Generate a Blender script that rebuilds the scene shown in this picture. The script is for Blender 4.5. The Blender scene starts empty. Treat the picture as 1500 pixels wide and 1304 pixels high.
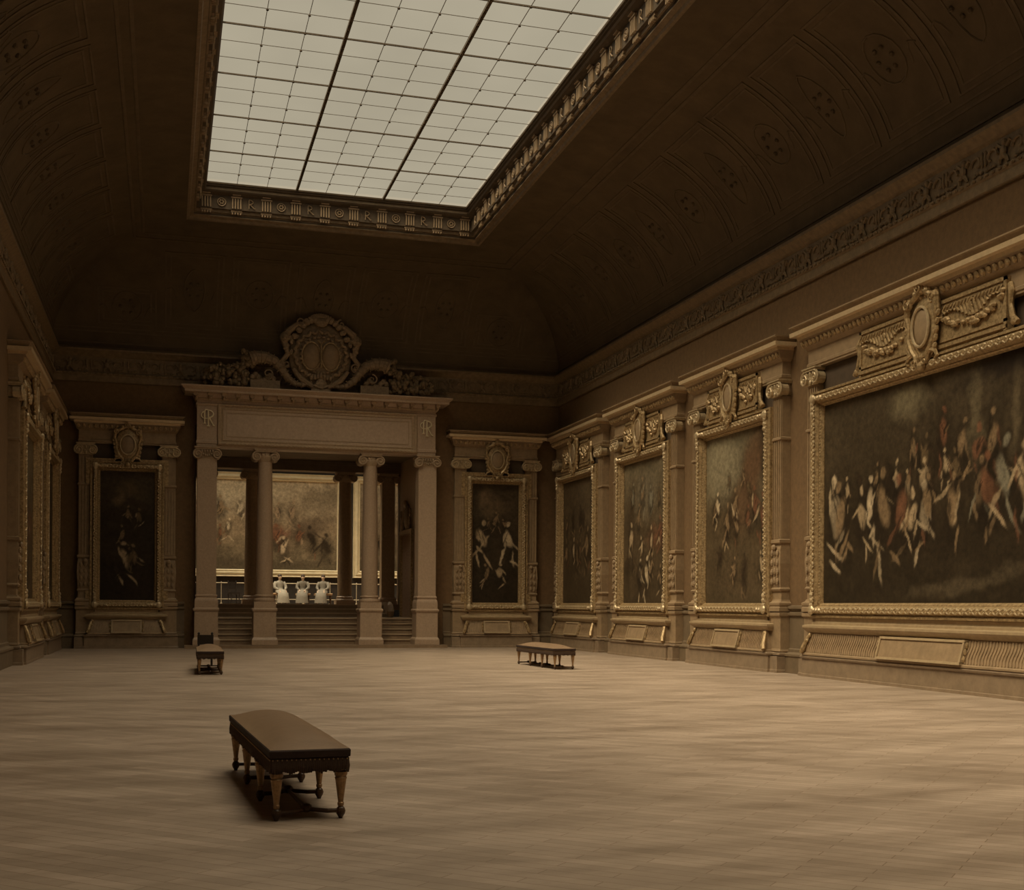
import bpy, math, random
from math import sin, cos, pi, sqrt, atan2, radians
from mathutils import Vector, Matrix
R = random.Random(7)
scn = bpy.context.scene
COL = scn.collection

# ------------------------------------------------------------------ room numbers (metres)
W, XL, D, YF = 12.65, -3.30, 39.63, -3.50        # right, left, back, front walls
CX = 4.66                                        # middle of the hall
Z_SPRING, Z_COVE = 9.10, 12.00
GX0, GX1, GY0, GY1, GZ = 1.03, 8.32, 1.12, 35.00, 12.94

# ------------------------------------------------------------------ materials
def nodes(name):
    m = bpy.data.materials.new(name); m.use_nodes = True
    nt = m.node_tree
    for n in list(nt.nodes): nt.nodes.remove(n)
    out = nt.nodes.new('ShaderNodeOutputMaterial')
    return m, nt, out
def principled(nt, out, rough=.6, metal=0., spec=.4):
    b = nt.nodes.new('ShaderNodeBsdfPrincipled')
    b.inputs['Roughness'].default_value = rough
    b.inputs['Metallic'].default_value = metal
    b.inputs['Specular IOR Level'].default_value = spec
    nt.links.new(b.outputs[0], out.inputs[0])
    return b
def mat(name, col, rough=.6, metal=0., spec=.4, var=.25, scale=6., bump=0., bscale=40., stretch=None, dirt=None):
    """plain colour broken by object-space noise, optional fine bump"""
    m, nt, out = nodes(name); b = principled(nt, out, rough, metal, spec)
    tc = nt.nodes.new('ShaderNodeTexCoord'); src = tc.outputs['Object']
    if stretch:
        mp = nt.nodes.new('ShaderNodeMapping'); mp.inputs['Scale'].default_value = stretch
        nt.links.new(src, mp.inputs[0]); src = mp.outputs[0]
    n = nt.nodes.new('ShaderNodeTexNoise'); n.inputs['Scale'].default_value = scale
    n.inputs['Detail'].default_value = 6; n.inputs['Roughness'].default_value = .65
    nt.links.new(src, n.inputs['Vector'])
    r = nt.nodes.new('ShaderNodeValToRGB')
    e = r.color_ramp.elements
    lo = dirt or tuple(c*(1-var) for c in col)
    e[0].position = .3; e[0].color = (*lo, 1)
    e[1].position = .7; e[1].color = (*[min(1, c*(1+var)) for c in col], 1)
    nt.links.new(n.outputs['Fac'], r.inputs[0]); nt.links.new(r.outputs[0], b.inputs['Base Color'])
    if bump:
        n2 = nt.nodes.new('ShaderNodeTexNoise'); n2.inputs['Scale'].default_value = bscale
        n2.inputs['Detail'].default_value = 4
        nt.links.new(src, n2.inputs['Vector'])
        bp = nt.nodes.new('ShaderNodeBump'); bp.inputs['Strength'].default_value = bump
        bp.inputs['Distance'].default_value = .02
        nt.links.new(n2.outputs['Fac'], bp.inputs['Height']); nt.links.new(bp.outputs[0], b.inputs['Normal'])
    return m

M = {}
M['wall']   = mat('wall_cloth', (.15, .088, .039), .85, var=.16, scale=9, bump=.25, bscale=60)
M['dado']   = mat('dado_paint', (.15, .105, .060), .65, var=.15, scale=5)
M['cove']   = mat('cove_plaster', (.108, .074, .039), .8, var=.22, scale=1.6, bump=.15, bscale=14)
M['covetrim'] = mat('cove_trim', (.120, .082, .043), .7, var=.2, scale=4)
M['frieze'] = mat('frieze_gilt', (.20, .138, .075), .55, .1, var=.25, scale=8)
M['welldark'] = mat('skylight_frame_paint', (.085, .058, .033), .7, var=.2, scale=6)
M['wellband'] = mat('skylight_band_paint', (.21, .148, .085), .6, var=.25, scale=8)
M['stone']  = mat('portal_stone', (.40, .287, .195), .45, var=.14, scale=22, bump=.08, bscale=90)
M['panel']  = mat('panel_marble', (.44, .325, .23), .4, var=.12, scale=14)
M['stone2'] = mat('carved_stone', (.37, .265, .165), .55, var=.2, scale=16)
M['shaded_stone'] = mat('shaded_column_stone', (.33, .23, .14), .5, var=.2, scale=12)  # portal stone again, darkened in colour for the shade of the passage
M['surround'] = mat('surround_paint', (.275, .19, .108), .55, var=.18, scale=7, bump=.08, bscale=50)
M['recess'] = mat('dark_backing', (.075, .05, .03), .8, var=.15, scale=6)
M['gilt']   = mat('gilt', (.40, .285, .15), .42, .35, var=.35, scale=18, dirt=(.17, .11, .05))
M['gilt_hi']= mat('bright_gilt', (.48, .37, .225), .38, .3, var=.2, scale=12)
M['gilt_far'] = mat('pale_gilt', (.72, .62, .42), .4, .1, var=.12, scale=4)
M['crest'] = mat('crest_stone', (.27, .19, .112), .6, var=.25, scale=14)
M['plinth'] = mat('plinth_marble', (.25, .18, .115), .4, var=.2, scale=5, bump=.03)
M['step']   = mat('stair_stone', (.27, .185, .112), .5, var=.15, scale=5)
M['nosing_highlight'] = mat('stair_edge_highlight', (.46, .34, .22), .45, var=.1)  # paler than the steps: highlight on their edges painted in
M['lip'] = mat('lip_highlight_gilt', (.58, .44, .27), .38, .15, var=.12, scale=10)  # gilt brightened to paint in the highlight along the lip
M['iron']   = mat('glazing_iron', (.10, .075, .05), .6, .3)
M['velvet'] = mat('lit_velvet', (.20, .125, .070), .6, spec=.4, var=.15, scale=9, bump=.2, bscale=120)  # seat top: the dark velvet made lighter, light on it put into the colour
_b = [n for n in M['velvet'].node_tree.nodes if n.type == 'BSDF_PRINCIPLED'][0]
_b.inputs['Sheen Weight'].default_value = .6; _b.inputs['Sheen Roughness'].default_value = .4; _b.inputs['Sheen Tint'].default_value = (.8, .6, .4, 1)
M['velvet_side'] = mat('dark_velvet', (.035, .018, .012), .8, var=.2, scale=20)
M['fringe'] = mat('fringe', (.06, .034, .02), .9, var=.45, scale=40, stretch=(6, 6, .4))
M['nail']   = mat('braid_gold', (.42, .28, .13), .4, .5)
M['leggilt']= mat('leg_gilt', (.30, .185, .09), .38, .45, var=.3, scale=40)
M['legdark']= mat('leg_dark', (.07, .038, .02), .35, .1)
M['darkwood'] = mat('dark_wood', (.02, .014, .01), .5, var=.3, scale=12, stretch=(1, 1, 6))
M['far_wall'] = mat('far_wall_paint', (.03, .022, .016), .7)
M['ledge'] = mat('ledge_paint', (.36, .265, .155), .45, var=.15, scale=9)
M['rail']   = mat('rail_metal', (.50, .42, .30), .4, .3)
M['skin']   = mat('skin', (.50, .36, .26), .55, var=.08)
M['white']  = mat('white_cotton', (.27, .24, .19), .8, var=.1, scale=12, bump=.2)
M['grey']   = mat('grey_cotton', (.16, .14, .11), .8, var=.1, scale=12)
M['hair']   = mat('hair', (.05, .03, .018), .6)
M['tan']    = mat('tan_leather', (.42, .27, .15), .5)

def floor_material():
    m, nt, out = nodes('oak_parquet'); b = principled(nt, out, .42, 0, .45)
    L = nt.links.new
    tc = nt.nodes.new('ShaderNodeTexCoord')
    rot = nt.nodes.new('ShaderNodeMapping'); rot.inputs['Rotation'].default_value = (0, 0, radians(45))
    L(tc.outputs['Object'], rot.inputs[0])
    br = nt.nodes.new('ShaderNodeTexBrick')
    br.inputs['Scale'].default_value = 1.0; br.inputs['Brick Width'].default_value = .75
    br.inputs['Row Height'].default_value = .11; br.inputs['Mortar Size'].default_value = .003
    br.inputs['Color1'].default_value = (.34, .268, .207, 1); br.inputs['Color2'].default_value = (.43, .342, .27, 1)
    br.inputs['Mortar'].default_value = (.22, .15, .095, 1); br.inputs['Bias'].default_value = 0
    L(rot.outputs[0], br.inputs['Vector'])
    # worn patches and scuffs running across the hall
    mp = nt.nodes.new('ShaderNodeMapping'); mp.inputs['Scale'].default_value = (.35, 1.1, 1)
    L(tc.outputs['Object'], mp.inputs[0])
    n = nt.nodes.new('ShaderNodeTexNoise'); n.inputs['Scale'].default_value = 1.5; n.inputs['Detail'].default_value = 8
    n.inputs['Roughness'].default_value = .7; L(mp.outputs[0], n.inputs['Vector'])
    r = nt.nodes.new('ShaderNodeValToRGB'); e = r.color_ramp.elements
    e[0].position = .36; e[0].color = (.60, .56, .51, 1); e[1].position = .62; e[1].color = (1.08, 1.06, 1.04, 1)
    L(n.outputs['Fac'], r.inputs[0])
    mx = nt.nodes.new('ShaderNodeMix'); mx.data_type = 'RGBA'; mx.blend_type = 'MULTIPLY'; mx.inputs[0].default_value = .85
    L(br.outputs['Color'], mx.inputs[6]); L(r.outputs[0], mx.inputs[7]); L(mx.outputs[2], b.inputs['Base Color'])
    mr = nt.nodes.new('ShaderNodeMapRange'); mr.inputs[3].default_value = .34; mr.inputs[4].default_value = .55
    L(n.outputs['Fac'], mr.inputs[0]); L(mr.outputs[0], b.inputs['Roughness'])
    bp = nt.nodes.new('ShaderNodeBump'); bp.inputs['Strength'].default_value = .12; bp.inputs['Distance'].default_value = .01
    L(br.outputs['Fac'], bp.inputs['Height']); bp.invert = True; L(bp.outputs[0], b.inputs['Normal'])
    return m
M['floor'] = floor_material()

def glass_material(name, rad):
    m, nt, out = nodes(name); L = nt.links.new
    e = nt.nodes.new('ShaderNodeEmission')
    tc = nt.nodes.new('ShaderNodeTexCoord')
    n = nt.nodes.new('ShaderNodeTexNoise'); n.inputs['Scale'].default_value = .35; n.inputs['Detail'].default_value = 3
    L(tc.outputs['Object'], n.inputs['Vector'])
    r = nt.nodes.new('ShaderNodeValToRGB'); el = r.color_ramp.elements
    el[0].position = .3; el[0].color = (*[c*.9 for c in rad], 1); el[1].position = .7; el[1].color = (*rad, 1)
    L(n.outputs['Fac'], r.inputs[0]); L(r.outputs[0], e.inputs[0]); e.inputs[1].default_value = 1.
    t = nt.nodes.new('ShaderNodeBsdfTransparent'); t.inputs[0].default_value = (.92, .9, .84, 1)
    a = nt.nodes.new('ShaderNodeAddShader'); L(e.outputs[0], a.inputs[0]); L(t.outputs[0], a.inputs[1])
    L(a.outputs[0], out.inputs[0])
    return m
M['glass'] = glass_material('daylit_frosted_glass', (.395, .35, .255))

import numpy as np
def canvas_material():
    """paint layer: colours stored on the canvas mesh, broken by a fine brush texture, slightly glossy varnish"""
    m, nt, out = nodes('oil_paint'); b = principled(nt, out, .45, 0, .22); L = nt.links.new
    at = nt.nodes.new('ShaderNodeAttribute'); at.attribute_name = 'paint'
    tc = nt.nodes.new('ShaderNodeTexCoord')
    n2 = nt.nodes.new('ShaderNodeTexNoise'); n2.inputs['Scale'].default_value = 9; n2.inputs['Detail'].default_value = 7
    n2.inputs['Roughness'].default_value = .75; L(tc.outputs['Object'], n2.inputs['Vector'])
    r2 = nt.nodes.new('ShaderNodeValToRGB'); e2 = r2.color_ramp.elements
    e2[0].position = .36; e2[0].color = (.55, .53, .50, 1); e2[1].position = .66; e2[1].color = (1.3, 1.27, 1.2, 1)
    L(n2.outputs['Fac'], r2.inputs[0])
    mm = nt.nodes.new('ShaderNodeMix'); mm.data_type = 'RGBA'; mm.blend_type = 'MULTIPLY'; mm.inputs[0].default_value = .8
    L(at.outputs['Color'], mm.inputs[6]); L(r2.outputs[0], mm.inputs[7]); L(mm.outputs[2], b.inputs['Base Color'])
    return m
M['paint'] = canvas_material()

def vnoise(X, Y, rng, freq, octs=4):
    """smooth value noise in numpy, about -1..1"""
    out = np.zeros_like(X); amp = 1.; tot = 0
    for o in range(octs):
        g = rng.uniform(-1, 1, (64, 64)); x = X*freq; y = Y*freq
        xi = np.floor(x).astype(int); yi = np.floor(y).astype(int); fx = x-xi; fy = y-yi
        fx = fx*fx*(3-2*fx); fy = fy*fy*(3-2*fy); a = g[xi % 64, yi % 64]; b = g[(xi+1) % 64, yi % 64]
        c = g[xi % 64, (yi+1) % 64]; d = g[(xi+1) % 64, (yi+1) % 64]
        out += amp*((a*(1-fx)+b*fx)*(1-fy)+(c*(1-fx)+d*fx)*fy); tot += amp; amp *= .55; freq *= 2.1
    return out/tot
class Paint:
    """invented picture: ground, broad masses and clustered brush strokes, in metres on the canvas"""
    def __init__(s, w, h, seed, low, mid, high, dens=42):
        s.w, s.h = w, h; s.nx = int(w*dens); s.ny = int(h*dens); s.rng = np.random.default_rng(seed)
        s.X, s.Y = np.meshgrid(np.linspace(0, w, s.nx+1), np.linspace(0, h, s.ny+1))
        s.wx = vnoise(s.X, s.Y, s.rng, 2.2, 4)*.10; s.wy = vnoise(s.X, s.Y, s.rng, 2.2, 4)*.10
        v = np.clip(s.Y/h+vnoise(s.X, s.Y, s.rng, .9, 3)*.22, 0, 1)[..., None]
        lo, md_, hi = (np.array(c) for c in (low, mid, high))
        s.C = np.where(v < .5, lo+(md_-lo)*v*2, md_+(hi-md_)*(v-.5)*2)
        s.C = s.C*(1+.35*vnoise(s.X, s.Y, s.rng, 3.0, 5))[..., None]
    def stroke(s, x, y, a, b, ang, col, al=.9, soft=.45, warp=1.):
        t = radians(ang); dx = s.X+s.wx*warp-x; dy = s.Y+s.wy*warp-y
        u = (dx*cos(t)+dy*sin(t))/a; v = (-dx*sin(t)+dy*cos(t))/b
        m = np.clip((1-np.sqrt(u*u+v*v))/soft, 0, 1); m = (m*m*(3-2*m)*al)[..., None]
        s.C = s.C*(1-m)+np.array(col)*m
    def mass(s, u, v, ru, rv, ang, col, al=.8): s.stroke(u*s.w, v*s.h, ru*s.w, rv*s.h, ang, col, al, .8, 2.5)
    def clump(s, x, y, k, cols, dark=(.02, .014, .009)):
        """loose upright cluster of lit and shaded strokes"""
        r = s.rng; c = cols[r.integers(len(cols))]; c2 = cols[r.integers(len(cols))]
        s.stroke(x, y-.1*k, .36*k, .75*k, r.uniform(-12, 12), dark, .6, .7)
        lean = r.uniform(-22, 22)
        s.stroke(x, y, .15*k, .34*k, lean, c, .85, .5)
        s.stroke(x+r.uniform(-.06, .06)*k, y+.44*k, .085*k, .10*k, 0, c, .85, .5)
        for i in range(r.integers(3, 6)):
            a = r.uniform(-60, 60); d = r.uniform(.18, .45)*k; sg = r.choice([-1, 1])
            s.stroke(x+sg*.14*k+sin(radians(a))*d*.3, y-r.uniform(-.2, .75)*k, .045*k, r.uniform(.16, .34)*k, a, c2 if i % 2 else c, r.uniform(.5, .9), .5)
        for i in range(3):
            s.stroke(x+r.uniform(-.15, .15)*k, y+r.uniform(-.5, .3)*k, .025*k, r.uniform(.1, .3)*k, r.uniform(-40, 40), dark, .7, .5)
    def crowd(s, n, zone, k, cols):
        r = s.rng
        for i in range(n):
            s.clump((zone[0]+(zone[2]-zone[0])*(i+r.uniform(.1, .9))/n)*s.w, r.uniform(zone[1], zone[3])*s.h, k*r.uniform(.75, 1.2), cols)
def canvas_object(pt, parent, x, y1, y0, z0, z1):
    """canvas slab; pt.C drawn on its front, left of the picture at local +x"""
    nx, ny = pt.nx, pt.ny; V = []
    for j in range(ny+1):
        for i in range(nx+1): V.append((x-2*x*i/nx, y1, z0+(z1-z0)*j/ny))
    F = []; q = nx+1
    for j in range(ny):
        for i in range(nx): F.append((j*q+i, j*q+i+1, (j+1)*q+i+1, (j+1)*q+i))
    o_ = len(V); V += [(x, y0, z0), (-x, y0, z0), (x, y0, z1), (-x, y0, z1)]
    F += [(o_, o_+2, o_+3, o_+1), (0, ny*q, o_+2, o_), (nx, o_+1, o_+3, ny*q+nx), (0, o_, o_+1, nx), (ny*q, ny*q+nx, o_+3, o_+2)]
    me = bpy.data.meshes.new('canvas'); me.from_pydata(V, [], F)
    at = me.attributes.new('paint', 'FLOAT_COLOR', 'POINT'); arr = np.ones((len(V), 4), np.float32)
    arr[:, :3] = .03; arr[:o_, :3] = np.clip(pt.C, .004, .9).reshape(-1, 3); at.data.foreach_set('color', arr.ravel())
    me.materials.append(M['paint']); me.update()
    o = bpy.data.objects.new('canvas', me); COL.objects.link(o); o.parent = parent
    return o

# ------------------------------------------------------------------ mesh builder
class MB:
    def __init__(s, m=None): s.v = []; s.f = []; s.m = m or Matrix.Identity(4)
    def add(s, vs, fs):
        o = len(s.v); s.v += [tuple(s.m @ Vector(p)) for p in vs]; s.f += [tuple(o+i for i in f) for f in fs]
    def box(s, x0, x1, y0, y1, z0, z1):
        s.add([(x0,y0,z0),(x1,y0,z0),(x1,y1,z0),(x0,y1,z0),(x0,y0,z1),(x1,y0,z1),(x1,y1,z1),(x0,y1,z1)],
              [(3,2,1,0),(4,5,6,7),(0,1,5,4),(1,2,6,5),(2,3,7,6),(3,0,4,7)])
    def hexa(s, b, t):                      # bottom quad, top quad
        s.add(list(b)+list(t), [(3,2,1,0),(4,5,6,7),(0,1,5,4),(1,2,6,5),(2,3,7,6),(3,0,4,7)])
    def ell(s, c, r, seg=8, rings=5, rot=None):
        vs = []; fs = []
        for i in range(rings+1):
            a = pi*i/rings
            for j in range(seg):
                t = 2*pi*j/seg; p = Vector((r[0]*sin(a)*cos(t), r[1]*sin(a)*sin(t), r[2]*cos(a)))
                if rot is not None: p = rot @ p
                vs.append((c[0]+p.x, c[1]+p.y, c[2]+p.z))
        for i in range(rings):
            for j in range(seg):
                k = (j+1) % seg
                fs.append((i*seg+j, i*seg+k, (i+1)*seg+k, (i+1)*seg+j))
        s.add(vs, fs)
    def tube(s, pts, rad, seg=8, cap=True):
        pts = [Vector(p) for p in pts]; n = len(pts)
        if not hasattr(rad, '__len__'): rad = [rad]*n
        vs = []; fs = []; up = Vector((0, 0, 1))
        prev = None
        for i, p in enumerate(pts):
            t = (pts[min(i+1, n-1)]-pts[max(i-1, 0)]).normalized()
            if prev is None:
                a = t.orthogonal().normalized()
            else:
                a = (prev - t*prev.dot(t)); a = a.normalized() if a.length > 1e-6 else t.orthogonal().normalized()
            prev = a; bb = t.cross(a)
            for j in range(seg):
                q = 2*pi*j/seg; w = p + (a*cos(q)+bb*sin(q))*rad[i]; vs.append(tuple(w))
        for i in range(n-1):
            for j in range(seg):
                k = (j+1) % seg; fs.append((i*seg+j, i*seg+k, (i+1)*seg+k, (i+1)*seg+j))
        if cap: fs.append(tuple(range(seg-1, -1, -1))); fs.append(tuple((n-1)*seg+j for j in range(seg)))
        s.add(vs, fs)
    def lathe(s, c, prof, seg=20, sq=False):        # prof [(r,z)], about vertical axis
        vs = []; fs = []; n = len(prof)
        if sq: seg = 4
        for r, z in prof:
            for j in range(seg):
                q = 2*pi*j/seg + (pi/4 if sq else 0); rr = r*(sqrt(2) if sq else 1)
                vs.append((c[0]+rr*cos(q), c[1]+rr*sin(q), c[2]+z))
        for i in range(n-1):
            for j in range(seg):
                k = (j+1) % seg; fs.append((i*seg+j, i*seg+k, (i+1)*seg+k, (i+1)*seg+j))
        fs.append(tuple(range(seg-1, -1, -1))); fs.append(tuple((n-1)*seg+j for j in range(seg)))
        s.add(vs, fs)
    def loft(s, rows, closed=False):                 # rows of equal-length points
        n = len(rows[0]); vs = [p for r in rows for p in r]; fs = []
        m = len(rows)
        for i in range(m if closed else m-1):
            for j in range(n-1):
                a = i*n; b = ((i+1) % m)*n; fs.append((a+j, b+j, b+j+1, a+j+1))
        s.add(vs, fs)
    def mould(s, hw, prof):
        """front-facing cornice: prof [(overhang, depth, z)] bottom to top; returned at both ends"""
        rows = []
        for o, d, z in prof:
            rows.append([(-hw-o, 0, z), (-hw-o, d, z), (hw+o, d, z), (hw+o, 0, z)])
        vs = [p for r in rows for p in r]; fs = []
        for i in range(len(rows)-1):
            for j in range(3): fs.append((i*4+j+1, i*4+j, (i+1)*4+j, (i+1)*4+j+1))
        fs.append((0, 1, 2, 3)); k = (len(rows)-1)*4; fs.append((k+3, k+2, k+1, k))
        s.add(vs, fs)
    def ring(s, hw, z0, z1, prof):
        """picture frame: prof [(out, depth)], out measured from the sight edge; local x/z plane, depth along y"""
        rows = []
        for (a, b) in ((-1, 0), (1, 0), (1, 1), (-1, 1)):
            rows.append([(a*(hw+o), d, (z1+o) if b else (z0-o)) for o, d in prof])
        s.loft(rows, closed=True)
    def build(s, name, m, parent=None, smooth=False):
        me = bpy.data.meshes.new(name); me.from_pydata(s.v, [], s.f); me.materials.append(m)
        if smooth:
            for p in me.polygons: p.use_smooth = True
        me.update()
        o = bpy.data.objects.new(name, me); COL.objects.link(o)
        if parent: o.parent = parent
        return o

def thing(name, label, cat, loc=(0, 0, 0), rz=0., group=None):
    o = bpy.data.objects.new(name, None); o.empty_display_size = .2; COL.objects.link(o)
    o.location = loc; o.rotation_euler = (0, 0, rz); o['label'] = label; o['category'] = cat
    if group: o['group'] = group
    return o
def tag(o, label, cat, group=None):
    o['label'] = label; o['category'] = cat
    if group: o['group'] = group
    return o
def struct(o): o['kind'] = 'structure'; return o
def root_struct(name, loc=(0, 0, 0)):
    o = bpy.data.objects.new(name, None); COL.objects.link(o); o.location = loc; o['kind'] = 'structure'; return o
def copy_tree(o, parent=None):
    c = o.copy(); COL.objects.link(c)
    if parent: c.parent = parent
    for ch in list(o.children): copy_tree(ch, c)
    return c

def spiral(mb, c, r, turns=1.6, th=.02, mirror=1, plane='xz', seg=6, n=22):
    """raised volute in the local x/z plane"""
    pts = []; rad = []
    for i in range(n):
        t = i/(n-1); a = mirror*(pi/2 - turns*2*pi*t); q = r*(1-t*.86)
        pts.append((c[0]+q*cos(a)*1, c[1]+.012*t, c[2]+q*sin(a))); rad.append(th*(1-.45*t))
    mb.tube(pts, rad, seg)

# ------------------------------------------------------------------ room shell
mb = MB(); mb.box(XL-.4, W+.4, YF-.4, 38.9, -.2, 0); mb.box(XL-.4, W+.4, 38.9, D+.5, -.2, 0)
struct(mb.build('floor', M['floor']))
mb = MB(); mb.box(W, W+.4, YF-.4, D+.5, 0, 13.1); struct(mb.build('wall_right', M['wall']))
mb = MB(); mb.box(XL-.4, XL, YF-.4, D+.5, 0, 13.1); struct(mb.build('wall_left', M['wall']))
mb = MB(); mb.box(XL, W, YF-.4, YF, 0, 13.1); struct(mb.build('wall_front', M['wall']))
mb = MB(); mb.box(XL, .88, D, D+.5, 0, 13.1); mb.box(8.40, W, D, D+.5, 0, 13.1); mb.box(.88, 8.40, D, D+.5, 6.9, 13.1)
struct(mb.build('wall_back', M['wall']))

# cove ceiling
def cove_rect(th):
    a = 1-cos(th); z = Z_SPRING+(Z_COVE-Z_SPRING)*sin(th)
    ix0, ix1, iy0, iy1 = GX0-.49, GX1+.49, GY0-.45, GY1+.45
    return (XL+(ix0-XL)*a, W+(ix1-W)*a, YF+(iy0-YF)*a, D+(iy1-D)*a, z)
mb = MB(); rows = []
for i in range(25):
    x0, x1, y0, y1, z = cove_rect(pi/2*i/24); rows.append([(x0,y0,z),(x1,y0,z),(x1,y1,z),(x0,y1,z),(x0,y0,z)])
mb.loft(rows)
struct(mb.build('ceiling', M['cove'], smooth=False))
for p in bpy.data.objects['ceiling'].data.polygons: p.use_smooth = True
bpy.data.objects['ceiling'].data.set_sharp_from_angle(angle=radians(30))

def cove_pt(side, s, th, up=0.):
    x0, x1, y0, y1, z = cove_rect(th)
    nz = -sin(th)*up; nh = cos(th)*up
    if side == 'r': return (x1-nh, s, z+nz)
    if side == 'l': return (x0+nh, s, z+nz)
    if side == 'b': return (s, y1-nh, z+nz)
def cove_strip(mb, side, s0, s1, t0, t1, h=.03, n=8):
    """raised strip on the cove between two arc lengths / angles"""
    for i in range(n):
        a = t0+(t1-t0)*i/n; b = t0+(t1-t0)*(i+1)/n
        h_ = h*.45; q = [cove_pt(side, s0, a, -.01), cove_pt(side, s1, a, -.01), cove_pt(side, s1, b, -.01), cove_pt(side, s0, b, -.01)]
        r = [cove_pt(side, s0, a, h_), cove_pt(side, s1, a, h_), cove_pt(side, s1, b, h_), cove_pt(side, s0, b, h_)]
        mb.hexa(q, r)
def cove_panels(side, k0, k1, step, name):
    mb = MB(); n = max(1, round((k1-k0)/step)); st = (k1-k0)/n
    def lim(a):                                   # keep strips inside the mitre
        x0, x1, y0, y1, z = cove_rect(a); return (y0, y1) if side in 'rl' else (x0, x1)
    for (t0, t1, h) in ((.045, .06, .05), (.16, .175, .04), (.20, .212, .03), (1.18, 1.20, .04), (1.25, 1.27, .03)):
        lo, hi = lim(t1); cove_strip(mb, side, lo, hi, t0, t1, h, 1)
    for i in range(n):
        a = k0+st*i+.12; b = k0+st*(i+1)-.12; t0, t1 = .25, 1.05
        lo, hi = lim(t1)
        if a < lo or b > hi: t1 = .62
        lo, hi = lim(t1)
        if a < lo or b > hi: continue
        wide = (i % 2 == 0)
        for (e, h) in ((0, .035), (.14, .02)):
            ta, tb = t0+e*.28, t1-e*.28
            aa, bb = a+e, b-e
            cove_strip(mb, side, aa, bb, ta, ta+.012, h, 1); cove_strip(mb, side, aa, bb, tb-.012, tb, h, 1)
            cove_strip(mb, side, aa, aa+.05, ta, tb, h); cove_strip(mb, side, bb-.05, bb, ta, tb, h)
        c = (a+b)/2; tm = (t0+t1)/2
        pts = []
        for k in range(17):
            q = 2*pi*k/16
            if wide: pts.append(cove_pt(side, c+.42*cos(q), tm+.15*sin(q), .0))
            else: pts.append(cove_pt(side, c+.30*cos(q)*abs(cos(q))**.3, tm+.22*sin(q), .0))
        mb.tube(pts, .022, 6, cap=False)
        for k in range(6):
            q = 2*pi*k/6; p = cove_pt(side, c+.2*cos(q), tm+.07*sin(q), .02); mb.ell(p, (.05, .05, .05), 6, 4)
        for sgn in (-1, 1):
            pts = [cove_pt(side, c+sgn*(.5+.08*k), tm-.10+.03*k+.05*sin(k), .0) for k in range(5)]; mb.tube(pts, .02, 5)
    return struct(mb.build(name, M['covetrim']))
cove_panels('r', YF+.5, D-1.2, 2.1, 'trim_1'); cove_panels('l', YF+.5, D-1.2, 2.1, 'trim_2'); cove_panels('b', XL+1.2, W-1.2, 1.95, 'trim_3')

# painted and carved frieze under the cove, one piece for each wall
def wall_frieze(name, length, loc, rz):
    m = Matrix.Translation(loc) @ Matrix.Rotation(rz, 4, 'Z'); mb = MB(m); h = length/2
    pr = [(0, .05, 8.05), (0, .07, 8.07), (0, .07, 8.24), (0, .10, 8.27), (0, .10, 8.33), (0, .04, 8.36), (0, .04, 8.80),
          (0, .10, 8.84), (0, .14, 8.88), (0, .20, 8.93), (0, .24, 8.96), (0, .24, 9.02), (0, .17, 9.05), (0, .12, 9.10), (0, 0, 9.12)]
    rows = [[(-h, 0, 8.05)]+[(-h, d, z) for o, d, z in pr], [(h, 0, 8.05)]+[(h, d, z) for o, d, z in pr]]
    mb.loft(rows)
    n = int(length/1.02); st = length/n; rr = random.Random(11)
    for i in range(n):
        c = -h+st*(i+.5)
        # a winged child between two acanthus scrolls, repeated along the wall
        mb.ell((c, .07, 8.70), (.055, .05, .06)); mb.ell((c+.02, .07, 8.57), (.075, .05, .10))
        mb.tube([(c, .07, 8.5), (c-.07, .08, 8.44), (c-.10, .07, 8.37)], [.04, .035, .02], 5)
        mb.tube([(c+.04, .07, 8.5), (c+.10, .08, 8.45), (c+.09, .07, 8.37)], [.04, .035, .02], 5)
        for sgn in (-1, 1):
            mb.tube([(c+sgn*.06, .07, 8.62), (c+sgn*.15, .08, 8.70), (c+sgn*.22, .07, 8.64)], [.03, .03, .015], 5)
            pts = []
            for k in range(10):
                t = k/9; q = 4.6*t; r = .16*(1-t*.75); pts.append((c+sgn*(.33-r*cos(q)), .06, 8.57+r*sin(q)))
            mb.tube(pts, [.03*(1-.4*k/9) for k in range(10)], 5)
            for k in range(3): mb.ell((c+sgn*(.26+.09*k), .055, 8.40+.03*rr.random()), (.05, .03, .035), 6, 4)
            mb.ell((c+sgn*.47, .06, 8.6), (.03, .035, .14), 6, 4)
    for i in range(int(length/.16)):
        mb.ell((-h+.08+.16*i, .12, 8.30), (.05, .03, .03), 6, 4)
    return struct(mb.build(name, M['frieze']))
LR = D-YF
wall_frieze('trim_4', LR, (W, (D+YF)/2, 0), pi/2); wall_frieze('trim_5', LR, (XL, (D+YF)/2, 0), -pi/2)
wall_frieze('trim_6', W-XL, (CX+.015, D, 0), pi)

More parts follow.
